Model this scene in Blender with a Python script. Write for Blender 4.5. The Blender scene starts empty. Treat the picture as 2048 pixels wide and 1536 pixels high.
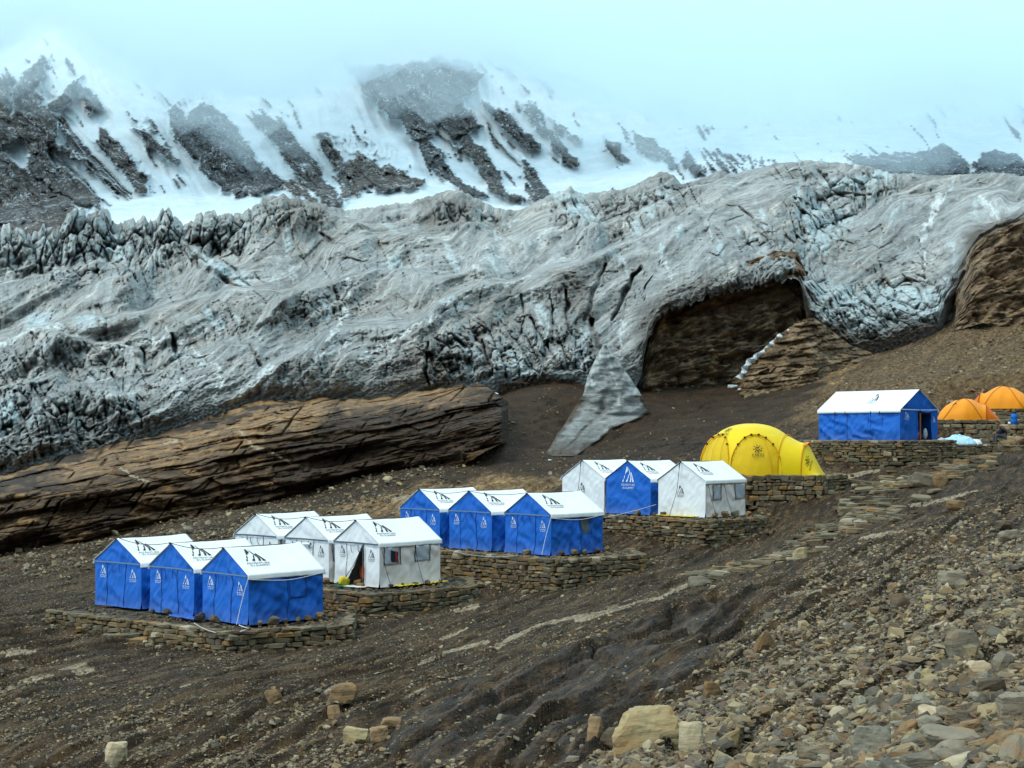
import bpy, bmesh, math, random, time
import numpy as np
from mathutils import Vector, Matrix, Euler

T0 = time.time()
random.seed(7)
SC = bpy.context.scene
COL = SC.collection

# ------------------------------------------------------------------ camera
F = 3000.0      # focal length in photo pixels (photo is 2048 wide)
CX = 1024.0
HY = 870.0      # row of the eye level in the photo
cam_data = bpy.data.cameras.new("camera")
cam = bpy.data.objects.new("camera", cam_data)
COL.objects.link(cam)
cam_data.sensor_fit = 'HORIZONTAL'
cam_data.sensor_width = 36.0
cam_data.lens = F / 2048.0 * 36.0
cam_data.shift_y = (HY - 768.0) / 2048.0
cam_data.clip_start = 0.1
cam_data.clip_end = 6000.0
cam.location = (0, 0, 0)
cam.rotation_euler = (math.radians(90), 0, 0)
SC.camera = cam

# ------------------------------------------------------------------ sky and sun (overcast)
SUN_DIR = Vector((-0.50, -0.38, 0.82)).normalized()     # towards the sun
sun_el = math.asin(SUN_DIR.z)
sun_az = math.atan2(SUN_DIR.x, SUN_DIR.y)
world = bpy.data.worlds.new("World")
SC.world = world
world.use_nodes = True
wn = world.node_tree
wn.nodes.clear()
w_out = wn.nodes.new("ShaderNodeOutputWorld")
w_bg = wn.nodes.new("ShaderNodeBackground")
w_sky = wn.nodes.new("ShaderNodeTexSky")
w_sky.sky_type = 'NISHITA'
w_sky.sun_disc = False
w_sky.sun_elevation = sun_el
w_sky.sun_rotation = sun_az
w_sky.altitude = 4800
w_mix = wn.nodes.new("ShaderNodeMixRGB")
w_noise = wn.nodes.new("ShaderNodeTexNoise")
w_noise.inputs['Scale'].default_value = 2.2
w_noise.inputs['Detail'].default_value = 4
w_ramp = wn.nodes.new("ShaderNodeValToRGB")
w_ramp.color_ramp.elements[0].position = 0.3
w_ramp.color_ramp.elements[0].color = (9.2, 14.2, 16.6, 1)
w_ramp.color_ramp.elements[1].position = 0.75
w_ramp.color_ramp.elements[1].color = (12.2, 17.4, 19.6, 1)
w_mix.inputs[0].default_value = 0.86          # cloud cover
wn.links.new(w_noise.outputs['Fac'], w_ramp.inputs['Fac'])
wn.links.new(w_sky.outputs['Color'], w_mix.inputs[1])
wn.links.new(w_ramp.outputs['Color'], w_mix.inputs[2])
wn.links.new(w_mix.outputs[0], w_bg.inputs['Color'])
w_bg.inputs['Strength'].default_value = 0.10
wn.links.new(w_bg.outputs[0], w_out.inputs['Surface'])

sun_data = bpy.data.lights.new("sun", 'SUN')
sun_data.energy = 1.5
sun_data.angle = math.radians(10)
sun_data.color = (1.0, 0.82, 0.64)
sun = bpy.data.objects.new("sun", sun_data)
COL.objects.link(sun)
sun.rotation_euler = SUN_DIR.to_track_quat('Z', 'Y').to_euler()

SC.view_settings.view_transform = 'Standard'
SC.view_settings.look = 'None'
SC.view_settings.gamma = 1.0
SC.view_settings.use_curve_mapping = False
SC.view_settings.exposure = 0.0
SC.render.engine = 'CYCLES'
SC.cycles.use_denoising = True
SC.cycles.max_bounces = 12
SC.cycles.diffuse_bounces = 2
SC.cycles.glossy_bounces = 2
SC.cycles.transparent_max_bounces = 8
SC.cycles.volume_bounces = 10

# ------------------------------------------------------------------ helpers
def P(u, v, Y):
    """point at depth Y (metres ahead) seen at photo pixel u, v"""
    return Vector(((u - CX) / F * Y, Y, (HY - v) / F * Y))

_rs = np.random.RandomState(11)
_PERM = np.concatenate([_rs.permutation(256)] * 3)
_ANG = _rs.rand(256) * 2 * np.pi
_GX, _GY = np.cos(_ANG), np.sin(_ANG)
_RND = _rs.rand(256)
_PGX, _PGY = _GX[_PERM], _GY[_PERM]

def perlin(x, y, seed=0):
    x = np.asarray(x, float); y = np.asarray(y, float)
    xi = np.floor(x).astype(np.int64); yi = np.floor(y).astype(np.int64)
    xf = x - xi; yf = y - yi
    sx = xf * xf * xf * (xf * (xf * 6 - 15) + 10)
    sy = yf * yf * yf * (yf * (yf * 6 - 15) + 10)
    p0 = _PERM[(xi + seed * 37) & 255]; p1 = _PERM[(xi + 1 + seed * 37) & 255]
    j0 = yi & 255; j1 = (yi + 1) & 255; xm = xf - 1; ym = yf - 1
    h = p0 + j0; a = _PGX[h] * xf + _PGY[h] * yf
    h = p1 + j0; b = _PGX[h] * xm + _PGY[h] * yf
    h = p0 + j1; c = _PGX[h] * xf + _PGY[h] * ym
    h = p1 + j1; d = _PGX[h] * xm + _PGY[h] * ym
    return 1.4 * ((a + (b - a) * sx) * (1 - sy) + (c + (d - c) * sx) * sy)

def fbm(x, y, octv=4, seed=0, gain=0.5, lac=2.03):
    s = 0; a = 1.0; n = 0
    for i in range(octv):
        s = s + a * perlin(x, y, seed + i); n += a
        x = x * lac + 3.1; y = y * lac + 1.7; a *= gain
    return s / n

def ridged(x, y, octv=4, seed=0, gain=0.5, lac=2.03):
    s = 0; a = 1.0; n = 0
    for i in range(octv):
        s = s + a * (1 - np.abs(perlin(x, y, seed + i)) * 1.6); n += a
        x = x * lac + 3.1; y = y * lac + 1.7; a *= gain
    return s / n          # about 0..1, crests sharp

def worley(x, y, seed=0):
    """F1, F2 and a random number of the nearest cell"""
    x = np.asarray(x, float); y = np.asarray(y, float)
    xi = np.floor(x).astype(np.int64); yi = np.floor(y).astype(np.int64)
    f1 = np.full(x.shape, 9.0); f2 = np.full(x.shape, 9.0); cid = np.zeros(x.shape)
    for i in (-1, 0, 1):
        for j in (-1, 0, 1):
            h = _PERM[_PERM[(xi + i + seed * 53) & 255] + ((yi + j) & 255)]
            px = xi + i + _RND[h]; py = yi + j + _RND[(h * 7 + 31) & 255]
            d = np.hypot(px - x, py - y)
            m = d < f1
            f2 = np.where(m, f1, np.minimum(f2, d))
            cid = np.where(m, _RND[(h * 13 + 5) & 255], cid)
            f1 = np.where(m, d, f1)
    return f1, f2, cid

def sstep(a, b, x):
    t = np.clip((x - a) / (b - a), 0, 1)
    return t * t * (3 - 2 * t)

def poly_sd(u, v, poly):
    """signed distance to a polygon, positive inside"""
    poly = np.array(poly, float)
    d = np.full(u.shape, 1e9); inside = np.zeros(u.shape, bool)
    n = len(poly)
    for i in range(n):
        ax, ay = poly[i]; bx, by = poly[(i + 1) % n]
        ex, ey = bx - ax, by - ay
        t = np.clip(((u - ax) * ex + (v - ay) * ey) / (ex * ex + ey * ey + 1e-9), 0, 1)
        d = np.minimum(d, np.hypot(u - ax - t * ex, v - ay - t * ey))
        c = ((ay > v) != (by > v)) & (u < (bx - ax) * (v - ay) / ((by - ay) if by != ay else 1e-9) + ax)
        inside ^= c
    return np.where(inside, d, -d)

def poly_mask(u, v, poly, soft=6.0):
    p = np.array(poly, float)
    out = np.zeros(u.shape)
    m = (u > p[:, 0].min() - soft) & (u < p[:, 0].max() + soft) & (v > p[:, 1].min() - soft) & (v < p[:, 1].max() + soft)
    if m.any():
        out[m] = sstep(-soft, soft, poly_sd(u[m], v[m], poly))
    return out

def line_dist(u, v, pts):
    """distance to a polyline, signed side (positive = below/right of it), and parameter along it"""
    d = np.full(u.shape, 1e9); side = np.zeros(u.shape); tt = np.zeros(u.shape)
    L = 0; segs = []
    for a, b in zip(pts[:-1], pts[1:]):
        segs.append((a, b, L)); L += math.hypot(b[0] - a[0], b[1] - a[1])
    for (ax, ay), (bx, by), l0 in segs:
        ex, ey = bx - ax, by - ay; ll = math.hypot(ex, ey)
        t = np.clip(((u - ax) * ex + (v - ay) * ey) / (ll * ll), 0, 1)
        dd = np.hypot(u - ax - t * ex, v - ay - t * ey)
        m = dd < d
        d = np.where(m, dd, d)
        side = np.where(m, ex * (v - ay) - ey * (u - ax), side)
        tt = np.where(m, (l0 + t * ll) / L, tt)
    return d, np.sign(side), tt

def new_mesh(name, V, quads=None, tris=None, smooth=True):
    me = bpy.data.meshes.new(name)
    V = np.asarray(V, np.float32).reshape(-1, 3)
    me.vertices.add(len(V)); me.vertices.foreach_set("co", V.ravel())
    faces = []; sizes = []
    if quads is not None and len(quads):
        q = np.asarray(quads, np.int32).reshape(-1, 4); faces.append(q.ravel()); sizes.append(np.full(len(q), 4))
    if tris is not None and len(tris):
        t = np.asarray(tris, np.int32).reshape(-1, 3); faces.append(t.ravel()); sizes.append(np.full(len(t), 3))
    idx = np.concatenate(faces); sizes = np.concatenate(sizes)
    me.loops.add(len(idx)); me.loops.foreach_set("vertex_index", idx)
    me.polygons.add(len(sizes))
    st = np.concatenate([[0], np.cumsum(sizes)[:-1]]).astype(np.int32)
    me.polygons.foreach_set("loop_start", st)
    me.polygons.foreach_set("use_smooth", np.full(len(sizes), smooth))
    me.update(calc_edges=True)
    return me

def grid_quads(nr, nc, flip=False, off=0):
    i = np.arange(nr - 1)[:, None] * nc + np.arange(nc - 1)[None, :]
    q = np.stack([i, i + 1, i + nc + 1, i + nc], -1).reshape(-1, 4) + off
    return q[:, ::-1] if flip else q

def add_attr(me, name, arr):
    a = me.attributes.new(name, 'FLOAT', 'POINT')
    a.data.foreach_set("value", np.asarray(arr, np.float32).ravel())

def link(name, me, mat=None, parent=None, loc=None):
    o = bpy.data.objects.new(name, me)
    COL.objects.link(o)
    if mat is not None and me is not None and not me.materials:
        me.materials.append(mat)
    if parent is not None:
        o.parent = parent
    if loc is not None:
        o.location = loc
    return o

def tag(o, label=None, cat=None, group=None, kind=None):
    if label: o['label'] = label
    if cat: o['category'] = cat
    if group: o['group'] = group
    if kind: o['kind'] = kind
    return o

def empty(name, loc, rz=0.0):
    o = bpy.data.objects.new(name, None)
    COL.objects.link(o)
    o.location = loc; o.rotation_euler = (0, 0, rz)
    o.empty_display_size = 0.2
    return o

# ------------------------------------------------------------------ material helpers
class NT:
    """small wrapper that keeps node building short"""
    def __init__(self, name, rough=0.9):
        self.m = bpy.data.materials.new(name)
        self.m.use_nodes = True
        self.t = self.m.node_tree
        self.b = self.t.nodes["Principled BSDF"]
        self.b.inputs['Roughness'].default_value = rough
        self.b.inputs['Specular IOR Level'].default_value = 0.25
        self._co = None
    def n(self, typ, **kw):
        nd = self.t.nodes.new(typ)
        for k, val in kw.items():
            setattr(nd, k, val)
        return nd
    def l(self, a, b): self.t.links.new(a, b)
    def co(self, kind='Object'):
        if self._co is None: self._co = self.n("ShaderNodeTexCoord")
        return self._co.outputs[kind]
    def mapping(self, src, scale=(1, 1, 1), rot=(0, 0, 0), loc=(0, 0, 0)):
        mp = self.n("ShaderNodeMapping")
        mp.inputs['Scale'].default_value = scale
        mp.inputs['Rotation'].default_value = rot
        mp.inputs['Location'].default_value = loc
        self.l(src, mp.inputs['Vector'])
        return mp.outputs[0]
    def noise(self, vec, scale, detail=5, rough=0.55, dist=0.0):
        nd = self.n("ShaderNodeTexNoise")
        nd.inputs['Scale'].default_value = scale
        nd.inputs['Detail'].default_value = detail
        nd.inputs['Roughness'].default_value = rough
        nd.inputs['Distortion'].default_value = dist
        self.l(vec, nd.inputs['Vector'])
        return nd.outputs['Fac']
    def voronoi(self, vec, scale, feature='F1', out='Distance', rand=1.0):
        nd = self.n("ShaderNodeTexVoronoi")
        nd.feature = feature
        nd.inputs['Scale'].default_value = scale
        nd.inputs['Randomness'].default_value = rand
        self.l(vec, nd.inputs['Vector'])
        return nd.outputs[out]
    def attr(self, name):
        nd = self.n("ShaderNodeAttribute"); nd.attribute_name = name
        return nd.outputs['Fac']
    def ramp(self, fac, stops, interp='LINEAR'):
        nd = self.n("ShaderNodeValToRGB")
        cr = nd.color_ramp; cr.interpolation = interp
        while len(cr.elements) < len(stops): cr.elements.new(0.5)
        for e, (p, c) in zip(cr.elements, stops):
            e.position = p
            e.color = (c, c, c, 1) if not hasattr(c, '__len__') else (*c, 1)
        self.l(fac, nd.inputs['Fac'])
        return nd.outputs['Color']
    def mix(self, fac, a, b, mode='MIX'):
        nd = self.n("ShaderNodeMixRGB", blend_type=mode)
        for s, x in ((0, fac), (1, a), (2, b)):
            if hasattr(x, 'default_value') or hasattr(x, 'links'):
                self.l(x, nd.inputs[s])
            else:
                nd.inputs[s].default_value = x if s == 0 else (*x, 1)
        return nd.outputs[0]
    def math(self, op, a, b=0.0, clamp=False):
        nd = self.n("ShaderNodeMath", operation=op, use_clamp=clamp)
        for s, x in ((0, a), (1, b)):
            if hasattr(x, 'links'): self.l(x, nd.inputs[s])
            else: nd.inputs[s].default_value = x
        return nd.outputs[0]
    def bump(self, h, strength=0.5, dist=0.05, prev=None):
        nd = self.n("ShaderNodeBump")
        nd.inputs['Strength'].default_value = strength
        nd.inputs['Distance'].default_value = dist
        self.l(h, nd.inputs['Height'])
        if prev is not None: self.l(prev, nd.inputs['Normal'])
        return nd.outputs[0]
    def done(self, col=None, normal=None, rough=None):
        if col is not None:
            if hasattr(col, 'links'): self.l(col, self.b.inputs['Base Color'])
            else: self.b.inputs['Base Color'].default_value = (*col, 1)
        if normal is not None: self.l(normal, self.b.inputs['Normal'])
        if rough is not None:
            if hasattr(rough, 'links'): self.l(rough, self.b.inputs['Roughness'])
            else: self.b.inputs['Roughness'].default_value = rough
        return self.m
# ================================================================== GROUND
# control points of the slope: photo pixel u, v and metres ahead Y
GC = [
 (-250,1640,27),(0,1600,24.5),(500,1600,21.5),(1024,1610,16),(1500,1640,10.5),(2048,1680,6.3),(2350,1700,5.5),
 (-250,1536,29),(0,1536,26.5),(500,1536,23.5),(1024,1536,18.5),(1500,1536,12.5),(2048,1536,8),(2350,1500,7.5),
 (0,1400,31.5),(500,1400,28.5),(1024,1400,24),(1500,1400,17.5),(1800,1400,13.5),(2048,1380,11.5),(2350,1330,11),
 (1024,1300,30.5),(1500,1300,24.5),(1800,1300,19),(2048,1270,16),
 (-250,1320,36),(0,1322,36.5),(250,1330,36.5),(470,1326,37.8),(85,1262,42),(0,1235,43.5),(-250,1245,42.5),(700,1280,40.6),
 (850,1300,36.5),(1100,1240,35.5),(1300,1240,32),(1500,1200,31.5),(1700,1170,30),(2048,1130,24),
 (738,1240,43.5),(950,1188,47.5),(1115,1183,47.5),(1300,1135,49.5),(1425,1098,52.5),(1530,1064,55.5),
 (1600,1100,44),(1800,1050,42),(2048,1000,42),(2350,930,45),(1560,990,59),(1700,978,60),(1800,940,62.5),
 (1640,922,64.5),(1880,922,64.5),(1990,895,69.5),(2048,900,66),(2350,860,68),
 (0,1165,53),(0,1122,60),(-250,1180,58),(200,1110,58),(400,1058,62),(560,1040,63),(640,1020,66),(800,978,68),(1000,955,70),(1130,932,73),(1250,915,75),
 (1400,912,70),(1450,885,76),(1560,860,80),(1620,835,82),
 (960,895,80),(1050,860,86),(1180,895,88),(1330,870,86),(1050,790,95),(1150,770,98),
 (1330,800,98),(1450,815,95),(1550,790,97),(1400,762,108),(1550,752,108),(1640,775,95),
 (1750,745,97),(1900,700,103),(2048,655,108),(2350,560,115),(2048,740,86),(2048,785,76),(1900,790,80),(1800,770,86),(2350,680,85),
 (700,960,76),(400,1010,80),(0,1080,80),(-250,1130,80),
 (500,900,100),(0,1000,100),(900,840,95),
 (1330,740,118),(1500,740,118),(1650,700,118),(1850,665,120),(1960,612,116),(2048,598,119),(2350,520,124),(2000,600,140),(2350,500,160),(0,980,130),(700,880,130),(1100,800,130),(1400,735,135),(1700,680,140),
]
_gc = np.array(GC, float)
def _gk(u, Y): return u / 400.0, np.log(Y) * 3.2
_ga, _gb = _gk(_gc[:, 0], _gc[:, 2])
def _phi(r2): return np.sqrt(r2 + 0.02)
_A = _phi((_ga[:, None] - _ga[None]) ** 2 + (_gb[:, None] - _gb[None]) ** 2)
_n = len(_ga)
_M = np.zeros((_n + 3, _n + 3)); _M[:_n, :_n] = _A + np.eye(_n) * -0.02
_M[:_n, _n] = 1; _M[:_n, _n + 1] = _ga; _M[:_n, _n + 2] = _gb
_M[_n:, :_n] = _M[:_n, _n:].T
_W = np.linalg.solve(_M, np.concatenate([_gc[:, 1], [0, 0, 0]]))
def ground_v(u, Y):
    u = np.asarray(u, float); Y = np.asarray(Y, float)
    sh = np.broadcast(u, Y).shape
    a, b = _gk(np.broadcast_to(u, sh).ravel(), np.broadcast_to(Y, sh).ravel())
    out = _W[_n] + _W[_n + 1] * a + _W[_n + 2] * b
    for i in range(_n):
        out = out + _W[i] * _phi((a - _ga[i]) ** 2 + (b - _gb[i]) ** 2)
    return out.reshape(sh)

# a coarse table of the smooth slope, looked up bilinearly afterwards
_TU = np.linspace(-420, 2520, 360); _TY = np.exp(np.linspace(math.log(4.5), math.log(170), 300))
_TV = ground_v(_TU[None, :], _TY[:, None])
def ground_v_fast(u, Y):
    x = np.clip((u - _TU[0]) / (_TU[-1] - _TU[0]) * 359, 0, 358.999)
    y = np.clip((np.log(Y) - math.log(4.5)) / (math.log(170) - math.log(4.5)) * 299, 0, 298.999)
    i = x.astype(int); j = y.astype(int); fx = x - i; fy = y - j
    return (_TV[j, i] * (1 - fx) + _TV[j, i + 1] * fx) * (1 - fy) + (_TV[j + 1, i] * (1 - fx) + _TV[j + 1, i + 1] * fx) * fy

WET = [(850,1536),(700,1470),(760,1420),(1000,1330),(1180,1290),(1260,1270),(1310,1230),(1440,1195),(1500,1215),(1490,1260),(1440,1300),(1400,1350),(1330,1380),(1290,1400),(1230,1430),(1200,1536)]
TERR = []      # terrace cuts: (list of world xy corners, z of the terrace)

def ground_detail(X, Y, u, v):
    al = X * 0.45 + Y * 0.9            # along the strata
    ac = X * 0.9 - Y * 0.45            # across them
    wet = poly_mask(u, v, WET, 30)
    z = fbm(X / 5.0, Y / 5.0, 4, 3) * 0.30
    w = fbm(al / 4.0, ac / 1.2, 3, 9) * 1.1
    c = ac * 0.9 + w
    led = (c - np.floor(c)); led = np.where(led < 0.85, led / 0.85, (1 - led) / 0.15)
    z = z + (led - 0.5) * (0.16 + 0.22 * wet) * np.clip(fbm(al / 9, ac / 5, 2, 21) * 1.5 + 0.6, 0.1, 1.2)
    c2 = ac * 3.1 + w * 2 + fbm(al / 1.2, ac / .5, 2, 5)
    l2 = c2 - np.floor(c2); l2 = np.where(l2 < 0.8, l2 / 0.8, (1 - l2) / 0.2)
    z = z + (l2 - 0.5) * (0.06 - 0.02 * wet)
    z = z + fbm(X * 1.3, Y * 1.3, 3, 31) * 0.05
    # the steep rock steps near the photographer, running down to the left
    f1, f2, cid = worley(al * 0.30 + fbm(X / 3, Y / 3, 2, 8) * .4, ac * 0.65, 4)
    z = z + wet * ((cid - 0.5) * 0.45 - 0.12 * (1 - sstep(0.0, 0.12, f2 - f1)))
    return z, wet

def ground_z(X, Y, raw=False):
    X = np.asarray(X, float); Y = np.asarray(Y, float)
    u = CX + F * X / Y
    v = ground_v_fast(u, Y)
    dz, wet = ground_detail(X, Y, u, v)
    amp = sstep(4, 9, Y) * 0.6 + 0.4
    z = (HY - v) / F * Y + dz * amp
    if not raw:
        for poly, zt in TERR:
            sd = np.full(X.shape, -99.0)
            p = np.array(poly)
            m = (X > p[:, 0].min() - 3) & (X < p[:, 0].max() + 3) & (Y > p[:, 1].min() - 3) & (Y < p[:, 1].max() + 3)
            if m.any():
                sd[m] = poly_sd(X[m], Y[m], poly)
                cut = zt - 0.12 + np.clip(-sd[m], 0, 9) * 0.75
                z[m] = np.minimum(z[m], cut)
    return z

_LY = np.log(_TY)
def ground_at(u, v):
    """depth where the ray through pixel u, v first meets the smooth slope"""
    u = np.atleast_1d(np.asarray(u, float)); v = np.atleast_1d(np.asarray(v, float))
    out = np.empty(len(u))
    for a in range(0, len(u), 20000):
        uu = u[a:a + 20000]; vv = v[a:a + 20000]
        x = np.clip((uu - _TU[0]) / (_TU[-1] - _TU[0]) * 359, 0, 358.999)
        i = x.astype(int); f = x - i
        col = _TV[:, i] * (1 - f) + _TV[:, i + 1] * f
        k = np.argmax(col <= vv, axis=0); k = np.clip(k, 1, 299)
        c0 = col[k - 1, np.arange(len(uu))]; c1 = col[k, np.arange(len(uu))]
        t = np.clip((c0 - vv) / (c0 - c1 + 1e-9), 0, 1)
        out[a:a + 20000] = np.exp(_LY[k - 1] * (1 - t) + _LY[k] * t)
    return out
def gpoint(u, v, dz=0.0):
    """world point on the real ground under pixel u, v"""
    Y = float(ground_at(u, v)[0])
    for _ in range(6):
        X = (u - CX) / F * Y
        z = float(ground_z(np.array([X]), np.array([Y]))[0])
        Y = max(5.5, Y + ((HY - v) / F * Y - z) * -1.5) if abs((HY - v) / F * Y - z) > .02 and _ < 5 else Y
    X = (u - CX) / F * Y
    return Vector((X, Y, float(ground_z(np.array([X]), np.array([Y]))[0]) + dz))
# ------------------------------------------------------------------ terraces of the camp (plan first, the ground is cut to them)
def UY(u, Y): return ((u - CX) / F * Y, Y)
TERRACES = [   # name key, level z, wall line (u, Y) from left to right, offsets for the back corners (right, left)
 ('blue3', -5.12, [(92, 43.9), (280, 41.2), (463, 39.0), (526, 39.5), (690, 40.3)], (-0.1, 2.6), (3.6, 4.6)),
 ('white3', -4.67, [(560, 47.2), (738, 44.1), (850, 45.2), (945, 46.6)], (-0.2, 2.7), (3.6, 4.0)),
 ('blue3b', -3.95, [(800, 52.6), (900, 51.0), (1120, 47.4), (1200, 48.4), (1285, 49.3)], (-0.2, 2.7), (3.4, 3.8)),
 ('mixed3', -3.016, [(1150, 58.0), (1300, 55.6), (1418, 53.2), (1530, 55.6)], (-0.3, 3.2), (3.2, 4.0)),
 ('dome', -1.58, [(1400, 60.8), (1500, 58.4), (1640, 58.4), (1690, 59.8)], (0.0, 3.5), (1.0, 5.0)),
 ('big', -0.242, [(1600, 67.0), (1640, 64.8), (1800, 63.4), (1905, 64.6)], (1.5, 6.0), (1.0, 5.5)),
 ('ledge', 0.50, [(1930, 72.6), (1990, 70.9), (2110, 69.6)], (0.5, 3.0), (0.5, 1.5)),
 ('yard', -0.46, [(1895, 66.0), (1990, 67.5), (2110, 66.0)], (1.5, 6.0), (0.2, 6.5)),
 ('orange1', 0.74, [(1866, 74.0), (1950, 73.4), (2004, 73.6), (2070, 75.0)], (0.5, 4.0), (0.5, 4.5)),
 ('orange2', 1.35, [(1955, 78.6), (2030, 77.6), (2110, 77.6)], (0.5, 4.0), (0.5, 4.5)),
]
for key, zt, line, ro, lo in TERRACES:
    pts = [UY(u, Y) for u, Y in line]
    poly = pts + [(pts[-1][0] + ro[0], pts[-1][1] + ro[1]), (pts[0][0] + lo[0], pts[0][1] + lo[1])]
    TERR.append((poly, zt))
# ------------------------------------------------------------------ ground sheet
def ground_material():
    k = NT("ground_soil", 0.85)
    co = k.co('Object')
    # strata run along (0.45, 0.9) in plan
    st = k.mapping(co, (1, 1, 1), (0, 0, math.radians(26.5)))
    long_ = k.mapping(st, (3.2, 0.22, 3.2))
    fine = k.noise(long_, 1.6, 8, 0.62)
    med = k.noise(co, 0.35, 5, 0.6)
    base = k.ramp(med, [(0.3, (0.016, 0.010, 0.006)), (0.5, (0.036, 0.023, 0.013)), (0.7, (0.070, 0.046, 0.027))])
    base = k.mix(0.55, base, k.ramp(fine, [(0.38, (0.008, 0.006, 0.004)), (0.5, (0.042, 0.028, 0.017)), (0.62, (0.17, 0.12, 0.075))]))
    # pebbles too small to be built: little stones of many greys
    vp = k.n("ShaderNodeTexVoronoi"); vp.inputs['Scale'].default_value = 15.0; k.l(co, vp.inputs['Vector'])
    peb = k.ramp(vp.outputs['Distance'], [(0.18, 1.0), (0.42, 0.0)])
    sep = k.n("ShaderNodeSeparateColor"); k.l(vp.outputs['Color'], sep.inputs[0])
    few = k.ramp(sep.outputs[0], [(0.45, 0.0), (0.5, 1.0)])
    dens = k.ramp(k.noise(k.mapping(st, (1.2, 0.5, 1)), 0.9, 4), [(0.38, 0.15), (0.62, 1.0)])
    pebm = k.math('MULTIPLY', k.math('MULTIPLY', peb, few), dens)
    pcol = k.ramp(sep.outputs[1], [(0.0, (0.10, 0.08, 0.06)), (0.4, (0.24, 0.195, 0.14)), (0.75, (0.38, 0.33, 0.25)), (1.0, (0.6, 0.56, 0.48))])
    col = k.mix(pebm, base, pcol)
    v2 = k.n("ShaderNodeTexVoronoi"); v2.inputs['Scale'].default_value = 34.0; k.l(co, v2.inputs['Vector'])
    sp2 = k.n("ShaderNodeSeparateColor"); k.l(v2.outputs['Color'], sp2.inputs[0])
    p2 = k.math('MULTIPLY', k.ramp(v2.outputs['Distance'], [(0.2, 1.0), (0.45, 0.0)]), k.ramp(sp2.outputs[0], [(0.55, 0.0), (0.6, 0.8)]))
    col = k.mix(k.math('MULTIPLY', p2, dens), col, (0.22, 0.185, 0.135))
    # bare rock: attributes painted from where the photograph shows each material
    rockc = k.ramp(k.noise(k.mapping(st, (4, 0.5, 4)), 1.7, 9, 0.72), [(0.36, (0.014, 0.011, 0.009)), (0.48, (0.048, 0.036, 0.028)), (0.57, (0.085, 0.060, 0.043)), (0.68, (0.20, 0.15, 0.108))])
    col = k.mix(k.ramp(k.math('ADD', k.attr('wet'), k.math('MULTIPLY', k.math('SUBTRACT', fine, 0.5), 1.2)), [(0.4, 0.0), (0.55, 1.0)]), col, rockc)
    brn = k.ramp(k.noise(k.mapping(st, (2, 0.8, 2)), 2.2, 6), [(0.34, (0.08, 0.05, 0.026)), (0.5, (0.22, 0.15, 0.08)), (0.66, (0.45, 0.345, 0.21))])
    col = k.mix(k.attr('ochre'), col, k.mix(k.math('MULTIPLY', pebm, 0.5), brn, pcol))
    mud = k.ramp(k.noise(co, 0.7, 6), [(0.34, (0.020, 0.012, 0.0065)), (0.66, (0.056, 0.035, 0.02))])
    col = k.mix(k.attr('mud'), col, k.mix(k.math('MULTIPLY', pebm, 0.45), mud, pcol))
    pale = k.ramp(k.noise(k.mapping(st, (6, 0.35, 6)), 2.4, 7), [(0.35, (0.14, 0.12, 0.095)), (0.6, (0.40, 0.37, 0.32))])
    crisp = k.ramp(k.math('ADD', k.attr('pale'), k.math('MULTIPLY', k.math('SUBTRACT', k.noise(k.mapping(st, (9, .45, 9)), 1.6, 6, .7), 0.5), 1.5)), [(0.42, 0.0), (0.5, 1.0)])
    col = k.mix(crisp, col, pale)
    moss = k.ramp(k.noise(co, 9, 6), [(0.4, (0.02, 0.02, 0.006)), (0.7, (0.10, 0.10, 0.012))])
    col = k.mix(k.attr('moss'), col, moss)
    h = k.math('ADD', k.math('MULTIPLY', pebm, 0.5), k.math('MULTIPLY', fine, 0.9))
    h = k.math('ADD', h, k.math('MULTIPLY', p2, 0.25))
    col = k.mix(1.0, col, (1.22, 1.02, 0.78), 'MULTIPLY')
    nb = k.bump(k.noise(k.mapping(st, (2.2, .7, 2.2)), 1.6, 7, .7), 0.8, 0.35)
    nb = k.bump(h, 1.0, 0.09, nb)
    wetr = k.math('SUBTRACT', 0.9, k.math('MULTIPLY', k.attr('wet'), 0.22))
    return k.done(col, nb, wetr)
M_GROUND = ground_material()

PALE = [[(1085,1248),(1200,1225),(1325,1193)],[(1320,1190),(1370,1170)],[(830,1330),(900,1300),(985,1282)],[(0,1385),(60,1362),(110,1350)],[(125,1338),(175,1327)],[(150,1345),(185,1338)],
        [(780,1410),(850,1378)],[(1160,1243),(1300,1195)],[(1650,960),(1760,940)],[(1000,1292),(1090,1246)],[(0,1305),(70,1303)],[(400,1500),(430,1472)],[(760,1000),(900,985)],
        [(960,1165),(1010,1155)],[(905,1222),(955,1210)],[(860,1285),(930,1258)],[(1560,1195),(1640,1180)],[(1830,1010),(1960,985)],[(1720,1075),(1800,1060)],[(640,1385),(700,1365)]]
nr, nc = 700, 700
gu = np.linspace(-300, 2400, nc)
gY = np.exp(np.linspace(math.log(4.6), math.log(140), nr))
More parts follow.
